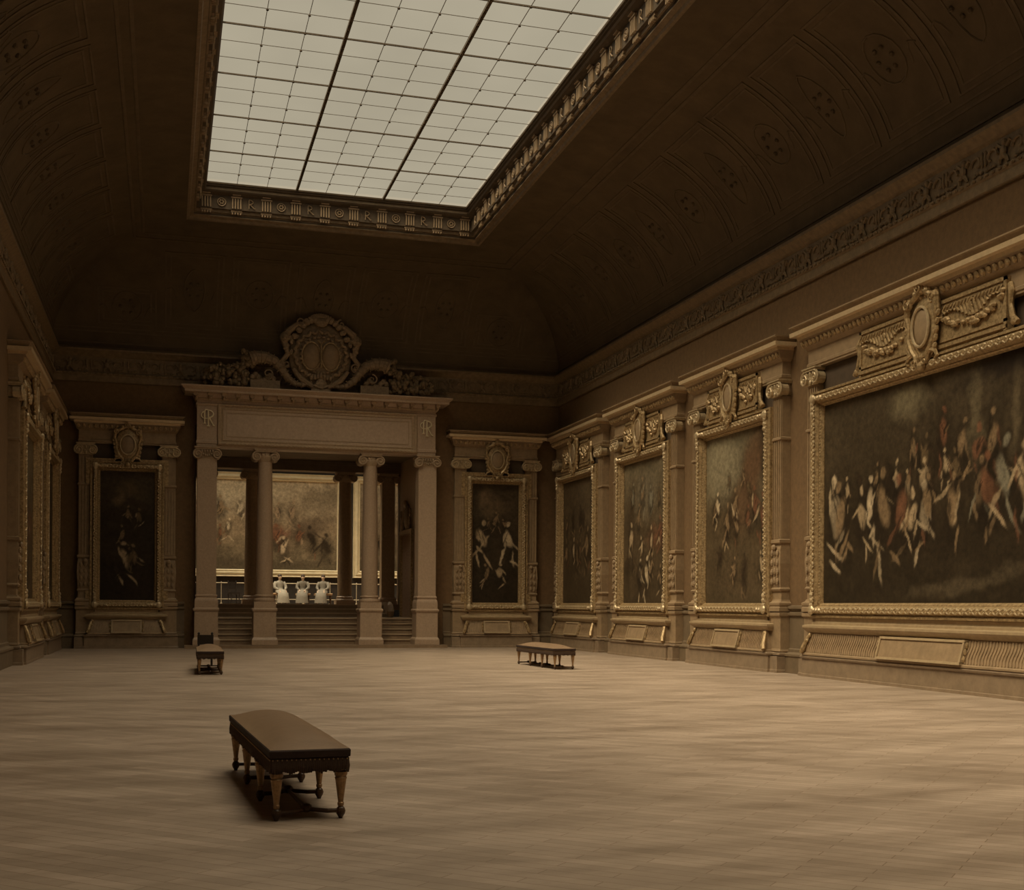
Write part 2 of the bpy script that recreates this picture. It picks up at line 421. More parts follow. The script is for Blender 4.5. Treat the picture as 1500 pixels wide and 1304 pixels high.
# dado and skirting behind the picture surrounds
def skirting(name, spans, loc, rz):
    m = Matrix.Translation(loc) @ Matrix.Rotation(rz, 4, 'Z'); mb = MB(m)
    for a, b in spans:
        c = (a+b)/2; h = (b-a)/2
        pr = [(0,.14,0),(0,.14,.34),(0,.16,.36),(0,.16,.40),(0,.06,.44),(0,.06,.50),(0,.03,.52),(0,.03,1.18),(0,.07,1.21),(0,.07,1.26),(0,.03,1.28),(0,.03,1.32),(0,.08,1.35),(0,.08,1.40),(0,0,1.42)]
        mb.loft([[(c-h, d, z) for o, d, z in pr], [(c+h, d, z) for o, d, z in pr]])
        for sg in (-1, 1):          # end caps
            vs = [(c+sg*h, 0, 0)]+[(c+sg*h, d, z) for o, d, z in pr]; mb.add(vs, [tuple(range(len(vs)))])
        if b-a < 4:
            mb.ring(h-.13 if h > .2 else h*.6, .64, 1.06, [(0, .03), (0, .05), (.03, .05), (.03, .03)]) if c == 0 else None
    return struct(mb.build(name, M['dado']))

# ------------------------------------------------------------------ skylight
well = root_struct('window_1')
mb = MB()
prof = [(-.02, GZ+.06), (0, GZ-.04), (.04, GZ-.05), (.04, GZ-.09), (.10, GZ-.12), (.10, GZ-.17), (.02, GZ-.20), (.05, GZ-.24), (.13, GZ-.28),
        (.19, GZ-.30), (.20, GZ-.66), (.28, GZ-.68), (.28, GZ-.74), (.34, GZ-.76), (.34, GZ-.84), (.44, GZ-.88), (.46, GZ-.94), (.52, GZ-.95)]
rows = [[(GX0-o, GY0-o, z), (GX1+o, GY0-o, z), (GX1+o, GY1+o, z), (GX0-o, GY1+o, z), (GX0-o, GY0-o, z)] for o, z in prof]
mb.loft(rows)
mb.build('window_frame', M['welldark'], well)
def well_orn(mb, side, s, kind):
    """ornament standing on the inner face of the skylight frame"""
    if side == 'b': m = Matrix.Translation((s, GY1+.20, 0)) @ Matrix.Rotation(pi, 4, 'Z')
    elif side == 'f': m = Matrix.Translation((s, GY0-.20, 0))
    elif side == 'r': m = Matrix.Translation((GX1+.20, s, 0)) @ Matrix.Rotation(pi/2, 4, 'Z')
    else: m = Matrix.Translation((GX0-.20, s, 0)) @ Matrix.Rotation(-pi/2, 4, 'Z')
    mb.m = m; z = GZ
    if kind == 'tri':
        for k in (-1.5, -.5, .5, 1.5): mb.box(k*.072-.018, k*.072+.018, 0, .045, z-.64, z-.36)
        mb.box(-.15, .15, 0, .06, z-.35, z-.31); mb.box(-.11, .11, .02, .10, z-.29, z-.23)
        mb.box(-.15, .15, -.08, -.02, z-.72, z-.67)
        for k in (-1.5, -.5, .5, 1.5): mb.box(k*.072-.02, k*.072+.02, -.09, -.01, z-.78, z-.73)
    elif kind == 'ros':
        pts = [(.11*cos(2*pi*k/14), .02, z-.48+.11*sin(2*pi*k/14)) for k in range(15)]; mb.tube(pts, .016, 5, cap=False)
        for k in range(6): mb.ell((.05*cos(pi*k/3), .02, z-.48+.05*sin(pi*k/3)), (.028, .02, .028), 6, 4)
    else:                                  # gilded letter R, legible from below
        sg = -1
        mb.tube([(sg*-.07, .03, z-.60), (sg*-.07, .03, z-.36)], .014, 5)
        mb.tube([(sg*(-.07+.11*sin(pi*k/8)), .03, z-.36-.065*(1-cos(pi*k/8))) for k in range(9)], .014, 5)
        mb.tube([(sg*-.05, .03, z-.49), (sg*0, .03, z-.53), (sg*.07, .03, z-.60), (sg*.10, .03, z-.59)], .014, 5)
mb = MB()
for pr in ([(.035, GZ-.085), (.095, GZ-.115), (.095, GZ-.175), (.03, GZ-.2)], [(.275, GZ-.675), (.275, GZ-.745), (.335, GZ-.755), (.335, GZ-.78)], [(.335, GZ-.82), (.335, GZ-.845), (.435, GZ-.885), (.455, GZ-.945), (.52, GZ-.955)]):
    mb.loft([[(GX0-o, GY0-o, z), (GX1+o, GY0-o, z), (GX1+o, GY1+o, z), (GX0-o, GY1+o, z), (GX0-o, GY0-o, z)] for o, z in pr])
mb.build('gilded_bands', M['wellband'], well)
mb = MB()
nx = 9; sx = (GX1-GX0)/nx
for i in range(nx+1):
    for sd in 'bf': well_orn(mb, sd, GX0+sx*i, 'tri')
ny = 42; sy = (GY1-GY0)/ny
for i in range(1, ny):
    for sd in 'rl': well_orn(mb, sd, GY0+sy*i, 'tri')
mb.m = Matrix.Identity(4)
mb.build('triglyph_blocks', M['surround'], well)
mb = MB()
for i in range(nx):
    for sd in 'bf': well_orn(mb, sd, GX0+sx*(i+.5), 'R' if i % 2 else 'ros')
for i in range(ny):
    for sd in 'rl': well_orn(mb, sd, GY0+sy*(i+.5), 'R' if i % 2 else 'ros')
mb.build('frieze_ornament', M['surround'], well)
mb = MB(); mb.box(GX0-.01, GX1+.01, GY0-.01, GY1+.01, GZ, GZ+.006); mb.v = mb.v; mb.f = [mb.f[0]]
mb.build('glass_pane', M['glass'], well)
mb = MB()
for i in range(1, 3): x = GX0+(GX1-GX0)*i/3; mb.box(x-.034, x+.034, GY0, GY1, GZ-.06, GZ-.001)
for i in range(1, 14): y = GY0+(GY1-GY0)*i/14; mb.box(GX0, GX1, y-.016, y+.016, GZ-.03, GZ-.001)
for i in range(1, 9):
    if i % 3: x = GX0+(GX1-GX0)*i/9; mb.box(x-.006, x+.006, GY0, GY1, GZ-.012, GZ-.001)
for i in range(1, 42):
    if i % 3: y = GY0+(GY1-GY0)*i/42; mb.box(GX0, GX1, y-.005, y+.005, GZ-.010, GZ-.001)
for i in range(10):
    for j in range(43):
        x = GX0+(GX1-GX0)*i/9; y = GY0+(GY1-GY0)*j/42
        if GX0 < x-.01 and x < GX1-.01 and GY0 < y-.01 and y < GY1-.01: mb.ell((x, y, GZ-.03), (.032, .032, .02), 6, 4)
mb.build('glazing_bars', M['iron'], well)

# ------------------------------------------------------------------ picture surrounds and framed pictures
ZP0, ZP1 = 1.446, 5.386
def capital(parent, x, y0, w, z0, z1, m=None, depth=.26, name='capital'):
    """ionic pilaster capital, face at depth y0"""
    mb = MB(); h = z1-z0; r = h*.42
    mb.box(x-w/2, x+w/2, 0, y0+.02, z0, z1-.08)
    mb.box(x-w/2-.05, x+w/2+.05, 0, y0+.08, z1-.075, z1-.03); mb.box(x-w/2-.07, x+w/2+.07, 0, y0+.10, z1-.03, z1)
    for sg in (-1, 1):
        cx = x+sg*(w/2+.0)
        mb.tube([(cx, y0-.12, z1-.07-r), (cx, y0+.06, z1-.07-r)], r*.86, 14)
        n = 22; pts = []; rad = []
        for i in range(n):
            t = i/(n-1); a = pi/2+sg*0; q = r*(1-t*.8); ang = pi/2 - sg*(t*1.75*2*pi)
            pts.append((cx+q*cos(ang), y0+.065+.02*t, z1-.07-r+q*sin(ang))); rad.append(.026*(1-.3*t))
        mb.tube(pts, rad, 6)
        mb.ell((cx, y0+.085, z1-.07-r), (.03, .03, .03), 6, 4)
    k = max(3, int((w-.1)/.09))
    for i in range(k): mb.ell((x-(w-.16)/2+(w-.16)*i/(k-1), y0+.05, z1-.13), (.033, .035, .05), 6, 5)
    for i in range(5): mb.ell((x-.10+.05*i, y0+.05, z1-.24+abs(i-2)*.02), (.024, .03, .03), 6, 4)
    mb.ell((x, y0+.05, z0+.05), (.04, .03, .06), 6, 4)
    return mb.build(name, m or M['gilt_hi'], parent)

def leafy(mb, pts, size, depth, rr, gap=.10):
    """run of carved leaf and berry bosses along a polyline in the x/z plane"""
    for (x0, z0), (x1, z1) in zip(pts[:-1], pts[1:]):
        L = sqrt((x1-x0)**2+(z1-z0)**2); n = max(1, int(L/gap)); ang = atan2(z1-z0, x1-x0)
        for i in range(n):
            t = (i+.5)/n; x = x0+(x1-x0)*t; z = z0+(z1-z0)*t; tw = .6 if i % 2 else -.6
            mb.ell((x, depth, z), (size*1.25, size*.7, size*.55), 6, 4, Matrix.Rotation(-(ang+tw), 3, 'Y'))

def surround(label, group, loc, rz, ho, out, panel=None, tablet=.55):
    """architectural surround: ho half opening, out outer half width at the pilasters"""
    rt = thing('picture_surround', label, 'surround', loc, rz, group)
    pw = .50; pc = out-pw/2
    # plinth
    mb = MB()
    mb.mould(out+.02, [(0,.24,0),(0,.24,.35),(.03,.28,.37),(.03,.28,.41),(0,.25,.425)])
    mb.mould(ho+.42, [(0,.39,0),(0,.39,.05),(-.01,.38,.06),(-.01,.38,.355),(.02,.41,.37),(.02,.42,.40),(0,.39,.43)])
    for sg in (-1, 1):
        mb.m = Matrix.Translation((sg*pc, 0, 0)); mb.mould(pw/2+.02, [(.03,.34,0),(.03,.34,.05),(.02,.33,.07),(.02,.33,.345)])
    mb.m = Matrix.Identity(4); mb.build('plinth', M['plinth'], rt)
    # backing slab behind frame and capitals, darker than the surround
    mb = MB(); mb.box(-out+.12, out-.12, 0, .08, .43, 6.17); mb.build('backing', M['recess'], rt)
    # pilasters
    for sg in (-1, 1):
        x = sg*pc
        mb = MB()
        mb.m = Matrix.Translation((x, 0, 0))
        mb.mould(pw/2, [(0,.20,.42),(.02,.25,.45),(0,.23,.5),(0,.23,1.16),(.03,.27,1.20),(.03,.27,1.26),(0,.22,1.29)])
        mb.mould(pw/2-.02, [(.05,.28,1.29),(.05,.28,1.37),(.03,.26,1.39),(.05,.28,1.43),(.05,.28,1.47),(.01,.22,1.50),(0,.20,1.54)])
        mb.mould(pw/2-.05, [(0,.19,1.54),(0,.19,5.86)])
        for (a, b) in ((2.84, 4.90), (4.98, 5.78)):
            for k in range(5): mb.box(-.17+.085*k-.016, -.17+.085*k+.016, .18, .215, a, b)
        mb.mould(pw/2-.04, [(0,.21,4.90),(.02,.24,4.92),(.02,.24,4.96),(0,.21,4.98)])
        mb.m = Matrix.Identity(4)
        p = mb.build('pilaster', M['surround'], rt)
        # carved lower third of the shaft
        mb = MB(); mb.m = Matrix.Translation((x, 0, 0)); rr = random.Random(5)
        mb.mould(pw/2-.05, [(.02,.22,1.72),(.03,.24,1.76),(.0,.21,1.80),(.01,.22,2.0),(.03,.24,2.3),(.01,.22,2.62),(.0,.20,2.70),(.03,.25,2.74),(.03,.25,2.80),(0,.20,2.82)])
        for zz in (1.92, 2.12, 2.32, 2.52):
            for xx in (-.12, 0, .12): mb.ell((xx, .25, zz+.02*(xx == 0)), (.045, .03, .075), 6, 4)
        mb.ell((0, .27, 2.64), (.07, .05, .07), 8, 5)
        mb.m = Matrix.Identity(4); mb.build('carved_sleeve', M['surround'], p)
        capital(p, x, .22, pw-.10, 5.84, 6.18)
    # entablature
    mb = MB()
    mb.mould(out-.04, [(0,.20,6.18),(0,.20,6.22),(.01,.22,6.23),(.01,.22,6.28),(-.01,.20,6.30),(-.01,.20,6.56),(.02,.24,6.59)])
    mb.mould(out-.04, [(.02,.24,6.59),(.06,.29,6.62),(.10,.33,6.74),(.12,.36,6.77)])
    e = mb.build('entablature', M['surround'], rt)
    mb = MB(); n = int(2*(out+.04)/.15)
    for i in range(n):
        x = -(out+.03)+2*(out+.03)*(i+.5)/n; mb.ell((x, .325, 6.68), (.05, .045, .065), 6, 4, Matrix.Rotation(-.5, 3, 'X'))
    mb.build('egg_moulding', M['gilt'], e)
    mb = MB(); mb.mould(out+.08, [(0,.38,6.775),(.0,.40,6.84),(.12,.49,6.85),(.12,.50,6.93)])
    mb.build('cornice_lip', M['lip'], e)
    mb = MB(); mb.mould(out+.10, [(.0,.38,6.93),(.03,.42,6.95),(.08,.47,7.02),(.11,.51,7.03),(.11,.51,7.055),(-.1,.1,7.07)])
    mb.build('cornice_top', M['surround'], e)
    # ledge
    mb = MB(); mb.mould(ho+.33, [(0,.29,.88),(.02,.33,.91),(.05,.37,.95),(.06,.39,.98),(.06,.39,1.02),(0,.30,1.04)])
    mb.mould(ho+.24, [(0,.26,1.04),(0,.26,1.08),(-.12,.24,1.10),(-.12,.24,1.17)])
    mb.build('ledge', M['ledge'], rt)
    # sloping apron with curved reeding
    mb = MB(); t0, t1 = ho+.30, ho+.22
    mb.hexa([(-t0, 0, .45), (t0, 0, .45), (t0, .40, .45), (-t0, .40, .45)], [(-t1, 0, .88), (t1, 0, .88), (t1, .28, .88), (-t1, .28, .88)])
    mb.mould(t0+.01, [(.02,.42,.43),(.02,.42,.46),(0,.40,.48)])
    n = int(2*t1/.075); hw_t = tablet/2
    for i in range(n):
        x = -t1+.04+(2*t1-.08)*i/(n-1)
        if abs(x) < hw_t+.05: continue
        pts = []
        for k in range(6):
            t = k/5; z = .49+.37*t; pts.append((x+.022*sin(2*pi*t), .401-.12*(z-.45)/.43+.004, z))
        mb.tube(pts, .015, 4)
    ap = mb.build('apron', M['surround'], rt)
    mb = MB()
    def slope(z, e): return .40-.12*(z-.45)/.43+e
    a, b = .50, .84
    mb.hexa([(-hw_t, slope(a, 0), a), (hw_t, slope(a, 0), a), (hw_t, slope(a, .05), a), (-hw_t, slope(a, .05), a)],
            [(-hw_t, slope(b, 0), b), (hw_t, slope(b, 0), b), (hw_t, slope(b, .05), b), (-hw_t, slope(b, .05), b)])
    mb.build('tablet', M['surround'], ap)
    mb = MB()
    for (x0, x1, za, zb) in ((-hw_t-.03, hw_t+.03, a-.03, a+.01), (-hw_t-.03, hw_t+.03, b-.01, b+.03), (-hw_t-.03, -hw_t+.015, a, b), (hw_t-.015, hw_t+.03, a, b)):
        mb.hexa([(x0, slope(za, 0), za), (x1, slope(za, 0), za), (x1, slope(za, .075), za), (x0, slope(za, .075), za)],
                [(x0, slope(zb, 0), zb), (x1, slope(zb, 0), zb), (x1, slope(zb, .075), zb), (x0, slope(zb, .075), zb)])
    mb.build('tablet_border', M['ledge'], ap)
    for sg in (-1, 1):
        mb = MB()
        mb.tube([(sg*(t1-.04), .31, .86), (sg*(t1+.02), .37, .72), (sg*(t0-.02), .42, .56), (sg*(t0+.03), .44, .48)], [.035, .05, .06, .045], 7)
        for k in range(4): mb.ell((sg*(t1-.05+.04*k), .345+.03*k, .82-.10*k), (.05, .035, .045), 6, 4, Matrix.Rotation(sg*.6, 3, 'Y'))
        for k in range(3): mb.ell((sg*(hw_t+.06), slope(.56+.11*k, .03), .56+.11*k), (.03, .03, .06), 6, 4)
        mb.build('leaf_scroll', M['gilt'], ap)
    return rt

def cartouche(parent, zc, mm=None, sc=1., y=.36):
    mb = MB(); g = mm or M['gilt']
    def P(x, z): return (x*sc, y, zc+z*sc)
    # strapwork outline with scrolls
    for sg in (-1, 1):
        mb.tube([P(sg*.06, .56), P(sg*.16, .50), P(sg*.27, .44), P(sg*.36, .36), P(sg*.38, .22), P(sg*.32, .05), P(sg*.33, -.12), P(sg*.25, -.30), P(sg*.14, -.42), P(sg*.10, -.55)],
                [.05*sc, .055*sc, .045*sc, .06*sc, .05*sc, .04*sc, .05*sc, .05*sc, .05*sc, .04*sc], 8)
        mb.ell(P(sg*.33, .42), (.09*sc, .07*sc, .09*sc), 8, 6); mb.ell(P(sg*.14, .54), (.08*sc, .07*sc, .07*sc), 8, 6)
        spiral(mb, (sg*.32*sc, y+.06*sc, zc+.40*sc), .085*sc, 1.3, .018*sc, sg)
        spiral(mb, (sg*.13*sc, y+.05*sc, zc-.52*sc), .07*sc, 1.2, .018*sc, -sg)
        for k in range(5): mb.ell(P(sg*(.41-.02*k), .15-.12*k), (.045*sc, .04*sc, .06*sc), 6, 4, Matrix.Rotation(sg*.5, 3, 'Y'))
        mb.tube([P(sg*.22, -.36), P(sg*.34, -.40), P(sg*.40, -.48), P(sg*.33, -.52)], [.04*sc, .035*sc, .03*sc, .02*sc], 6)
    mb.ell(P(0, .60), (.10*sc, .08*sc, .09*sc), 8, 6); mb.ell(P(0, -.58), (.09*sc, .07*sc, .08*sc), 8, 6)
    spiral(mb, (0, y+.08*sc, zc+.60*sc), .09*sc, 1.4, .018*sc)
    for k in range(3): mb.ell(P(-.05+.05*k, -.44), (.03*sc, .05*sc, .06*sc), 6, 4)
    mb.ell((0, y-.06, zc), (.36*sc, .07, .52*sc), 16, 8)
    c = mb.build('cartouche', g, parent)
    mb = MB(); pts = [(.215*sc*cos(2*pi*k/28), y+.035, zc+.02+.30*sc*sin(2*pi*k/28)) for k in range(29)]
    mb.tube(pts, .024*sc, 6, cap=False); mb.build('oval_moulding', M['gilt_hi'], c)
    mb = MB(); mb.ell((0, y-.01, zc+.02), (.20*sc, .06, .285*sc), 24, 10); mb.build('medallion', M['surround'], c, smooth=True)
    return c

def painting(label, loc, rz, ho, cmat, panel=None, ears=False, group=None, csc=1.0):
    rt = thing('framed_painting', label, 'painting', (loc[0], loc[1], ZP0-.28), rz, group)
    off = -(ZP0-.28)
    mb = MB(Matrix.Translation((0, 0, off)))
    prof = [(-.02,.12),(-.02,.16),(.0,.20),(.02,.22),(.035,.22),(.04,.25),(.07,.30),(.11,.34),(.15,.34),(.18,.31),(.20,.27),(.22,.27),(.22,.30),(.26,.30),(.27,.28),(.27,.08)]
    mb.ring(ho, ZP0, ZP1, prof)
    if ears:
        for sg in (-1, 1):
            x0, x1 = sorted((sg*(ho+.22), sg*(ho+.385)))
            mb.box(x0, x1, .09, .255, ZP1-.42, ZP1+.345); mb.box(x0, x1, .09, .255, ZP0-.27, ZP0+.30)
            x0, x1 = sorted((sg*(ho-.40), sg*(ho+.385))); mb.box(x0, x1, .09, .25, ZP1+.22, ZP1+.345)
    fr = mb.build('picture_frame', M['gilt'], rt)
    mb = MB(Matrix.Translation((0, 0, off))); rr = random.Random(3); h = ho+.12
    for dd, sz, gp in ((-.028, .036, .085), (.028, .036, .085)):
        q = h+dd; leafy(mb, [(-q, ZP0-.12-dd), (q, ZP0-.12-dd), (q, ZP1+.12+dd), (-q, ZP1+.12+dd), (-q, ZP0-.12-dd)], sz, .33, rr, gp)
    for sx_ in (-1, 1):
        for z in (ZP0-.12, ZP1+.12):
            mb.ell((sx_*h, .35, z), (.10, .05, .10), 8, 5)
            s2 = 1 if z < 3 else -1
            for k in range(1, 4):
                mb.ell((sx_*(h-.10*k), .345, z), (.06, .045, .045), 6, 4); mb.ell((sx_*h, .345, z+s2*.10*k), (.045, .045, .06), 6, 4)
    n = int((ZP1-ZP0)/.06)
    for i in range(n):
        for sg in (-1, 1): mb.ell((sg*(ho+.02), .225, ZP0+(ZP1-ZP0)*(i+.5)/n), (.014, .014, .02), 5, 3)
    mb.build('carved_leaf_border', M['gilt_hi'], fr)
    canvas_object(cmat, rt, ho+.02, .14, .11, ZP0+off-.02, ZP1+off+.02)
    if panel:
        mb = MB(Matrix.Translation((0, 0, off))); rr = random.Random(int(panel*100))
        mb.box(-panel, panel, .14, .26, ZP1+.24, 6.50)
        for (a, b) in ((-panel, -.36), (.36, panel)):
            mb.box(a, b, .26, .285, 6.44, 6.50); mb.box(a, b, .26, .285, 5.80, 5.85)
            mb.box(a, b, .26, .30, 5.70, 5.76)
        for sg in (-1, 1):
            mb.box(*sorted((sg*panel, sg*(panel-.07))), .26, .285, 5.66, 6.50)
            # scroll brackets at the ends of the panel
            mb.tube([(sg*(panel+.02), .22, 6.38), (sg*(panel+.08), .24, 6.25), (sg*(panel+.05), .24, 6.05), (sg*(panel+.10), .24, 5.85), (sg*(panel+.22), .24, 5.74)], [.05, .06, .04, .05, .05], 7)
            mb.ell((sg*(panel+.14), .25, 5.78), (.07, .05, .07), 8, 5)
            wd = panel-.45
            for i in range(int(wd/.45*12)):
                t = rr.random(); x_ = sg*(.40+wd*t); sag = 5.98+.28*(2*t-1)**2
                mb.ell((x_, .285+.02*rr.random(), sag+.09*(rr.random()-.5)), (.05+.02*rr.random(), .045, .045), 6, 4)
            for i in range(int(wd/.45*5)):
                t = (i+.5)/int(wd/.45*5); x_ = sg*(.42+wd*t)
                mb.tube([(x_, .28, 6.18+.1*sin(9*t)), (x_+.07, .29, 6.30), (x_+.02, .28, 6.39)], [.03, .025, .012], 5)
            spiral(mb, (sg*(.45+wd*.5), .29, 6.27), .11, 1.3, .02, sg)
        rp = mb.build('relief_panel', M['gilt'], rt)
    mb_off = bpy.data.objects.new
    c = cartouche(rt, 6.13+off, sc=csc)
    return rt

# invented stand-in pictures --------------------------------------------
lt = (.40, .30, .185); md = (.22, .15, .085); rd = (.17, .08, .045); dk = (.025, .017, .01); gy = (.20, .18, .13); hl = (.52, .41, .27); um = (.13, .09, .05); sh = (.045, .03, .018)
NW, TW, HW = 1.64, 3.32, 7.24; PHT = 3.98
C1 = Paint(NW, PHT, 1, dk, (.035,.025,.015), (.06,.044,.026))
for a in ((.5,.84,.38,.09,0,um,.6), (.35,.78,.2,.06,20,md,.5), (.7,.74,.2,.07,-15,sh,.7)): C1.mass(*a)
C1.crowd(3, (.30,.50,.75,.66), .55, [md, um, lt]); C1.crowd(2, (.42,.28,.72,.42), .9, [lt, md]); C1.crowd(2, (.15,.15,.85,.35), .6, [sh, um])
C2 = Paint(NW, PHT, 2, dk, (.04,.028,.016), (.065,.047,.028))
for a in ((.5,.80,.40,.12,0,um,.7), (.3,.88,.2,.07,0,md,.5), (.72,.88,.16,.05,0,sh,.8)): C2.mass(*a)
C2.crowd(1, (.20,.50,.32,.56), 1.0, [lt]); C2.crowd(1, (.66,.50,.80,.56), 1.0, [hl]); C2.crowd(3, (.15,.58,.9,.70), .5, [md, um]); C2.crowd(2, (.15,.24,.65,.30), .6, [lt, md])
C3 = Paint(TW, PHT, 3, (.045,.032,.018), (.085,.06,.035), (.11,.08,.048))
C3.crowd(5, (.1,.62,.9,.85), .8, [md, um, sh]); C3.crowd(6, (.05,.28,.95,.55), 1.0, [md, lt, rd, um])
C4 = Paint(TW, PHT, 4, (.06,.042,.024), (.085,.06,.034), (.15,.12,.075))
for a in ((.15,.62,.2,.3,0,sh,.7), (.75,.45,.35,.12,0,rd,.6), (.5,.75,.3,.2,10,(.17,.14,.095),.7)): C4.mass(*a)
C4.crowd(6, (.1,.58,.95,.85), .7, [md, gy, um]); C4.crowd(4, (.15,.40,.9,.52), .8, [md, rd, lt]); C4.crowd(4, (.35,.18,.85,.28), .85, [lt, hl, md]); C4.crowd(3, (.05,.1,.4,.3), .7, [um, sh])
C5 = Paint(TW, PHT, 5, (.08,.058,.033), (.09,.064,.036), (.15,.125,.08))
for a in ((.25,.85,.45,.34,0,(.25,.215,.14),.95), (.75,.78,.22,.48,-32,(.125,.07,.038),.9), (.95,.8,.14,.4,0,dk,.7), (.6,.55,.25,.2,20,(.12,.072,.04),.8), (.5,.15,.5,.14,0,(.10,.07,.04),.6)): C5.mass(*a)
C5.crowd(4, (.08,.42,.5,.58), .8, [lt, md, hl]); C5.crowd(5, (.35,.42,.95,.56), .8, [lt, md, hl, rd]); C5.crowd(4, (.2,.2,.95,.32), .75, [md, lt, sh]); C5.crowd(3, (.3,.62,.8,.74), .5, [um, md])
C6 = Paint(HW, PHT, 6, (.03,.022,.013), (.04,.029,.017), (.075,.056,.034), 34)
for a in ((.40,.90,.12,.14,0,(.17,.14,.085),.8), (.80,.94,.28,.10,0,(.02,.014,.01),.95), (.66,.72,.03,.34,0,(.15,.12,.072),.75), (.80,.74,.025,.26,0,(.13,.10,.06),.7),
          (.62,.10,.35,.05,6,(.085,.065,.04),.8), (.18,.78,.16,.25,0,(.05,.037,.022),.7), (.55,.28,.3,.12,0,(.028,.02,.012),.6)): C6.mass(*a)
C6.crowd(7, (.38,.60,.75,.86), .75, [md, um, rd, sh]); C6.crowd(13, (.02,.50,.62,.60), .55, [um, md, sh, lt]); C6.crowd(7, (.02,.40,.48,.47), 1.25, [lt, md, hl]); C6.crowd(4, (.30,.36,.62,.46), 1.2, [md, rd, lt]); C6.crowd(7, (.64,.34,.99,.60), 1.2, [lt, md, gy, rd])
C7 = Paint(7.14, 4.10, 7, (.10,.08,.05), (.24,.18,.115), (.40,.33,.235), 26)
for a in ((.35,.9,.55,.2,0,(.44,.37,.26),.9), (.92,.80,.25,.20,0,(.19,.15,.10),.9), (.5,.06,.8,.12,0,(.08,.062,.04),.9), (.10,.2,.35,.16,0,(.08,.062,.04),.9), (.78,.45,.35,.2,25,(.10,.07,.045),.8), (.6,.42,.12,.12,0,(.25,.11,.07),.7)): C7.mass(*a)
C7.crowd(9, (.02,.58,.72,.76), .9, [(.50,.41,.29), (.4,.3,.2), md, (.28,.2,.13)]); C7.crowd(4, (.02,.40,.40,.48), .9, [(.52,.42,.29), md, rd]); C7.crowd(6, (.48,.24,.99,.42), 1.1, [(.48,.37,.25), (.35,.25,.16), dk, rd])
C7.C = C7.C*1.3
C8 = Paint(2.44, 4.10, 8, (.09,.07,.045), (.2,.15,.1), (.34,.28,.2), 26)
C8.crowd(4, (.1,.3,.9,.7), .9, [(.5,.4,.28), md, dk])

LW, RW_, BW = -pi/2, pi/2, pi
grp = 'picture surrounds along the gallery walls'
bays = [  # wall, centre, half opening, outer half, canvas, panel, surround label, picture label
 ('r', 18.27, 3.60, 4.20, C6, 2.10, 'widest picture surround on the right wall, around the huge nearest painting', 'huge wide dark painting with many pale patches, nearest on right wall'),
 ('r', 25.80, 1.64, 2.33, C5, 1.28, 'right wall surround beside the huge painting, around the picture with a pale sky', 'tall painting with pale sky and reddish diagonal, next to the huge wide one'),
 ('r', 31.37, 1.64, 2.33, C4, 1.28, 'right wall surround third from the camera, around the brown mottled picture', 'tall brown mottled painting, third on the right wall counting from the camera'),
 ('r', 36.94, 1.64, 2.33, C3, 1.28, 'right wall surround next to the back corner of the gallery', 'dim tall painting on the right wall next to the back corner'),
 ('b', -1.10, .80, 1.45, C1, None, 'dark picture surround on the back wall left of the portal', 'narrow very dark painting on back wall left of the portal'),
 ('b', 10.45, .80, 1.45, C2, None, 'picture surround on the back wall right of the portal', 'narrow dark painting with pale patches on back wall right of the portal'),
 ('l', 36.94, 1.64, 2.33, C3, 1.28, 'shadowed surround on the left wall nearest the back corner', 'shadowed painting on the left wall nearest the back corner'),
 ('l', 31.37, 1.64, 2.33, C4, 1.28, 'shadowed surround on the left wall, the one nearer the camera at the frame edge', 'shadowed painting on the left wall, nearer the camera at the frame edge'),
]
for wl, c, ho, out, cm, pn, l1, l2 in bays:
    loc, rz = {'r': ((W, c, 0), RW_), 'l': ((XL, c, 0), LW), 'b': ((c, D, 0), BW)}[wl]
    surround(l1, grp, loc, rz, ho, out, pn, tablet={'r': 1.25, 'l': 1.25, 'b': .82}[wl] if ho < 3 else 2.4)
    painting(l2, loc, rz, ho, cm, pn, ears=(wl == 'b'), group='framed paintings on the gallery walls', csc=1.0 if ho < 3 else 1.12)

skirting('baseboard_right', [(a-(D+YF)/2, b-(D+YF)/2) for a, b in ((YF, 14.03), (22.50, 23.44), (28.16, 29.01), (33.73, 34.58), (39.30, D))], (W, (D+YF)/2, 0), RW_)
skirting('baseboard_left', [((D+YF)/2-b, (D+YF)/2-a) for a, b in ((YF, 29.01), (33.73, 34.58), (39.30, D))], (XL, (D+YF)/2, 0), LW)
skirting('baseboard_back', [(CX-b, CX-a) for a, b in ((XL+.17, -2.62), (.34, .58), (8.72, 8.97), (11.93, W-.17))], (CX, D, 0), BW)

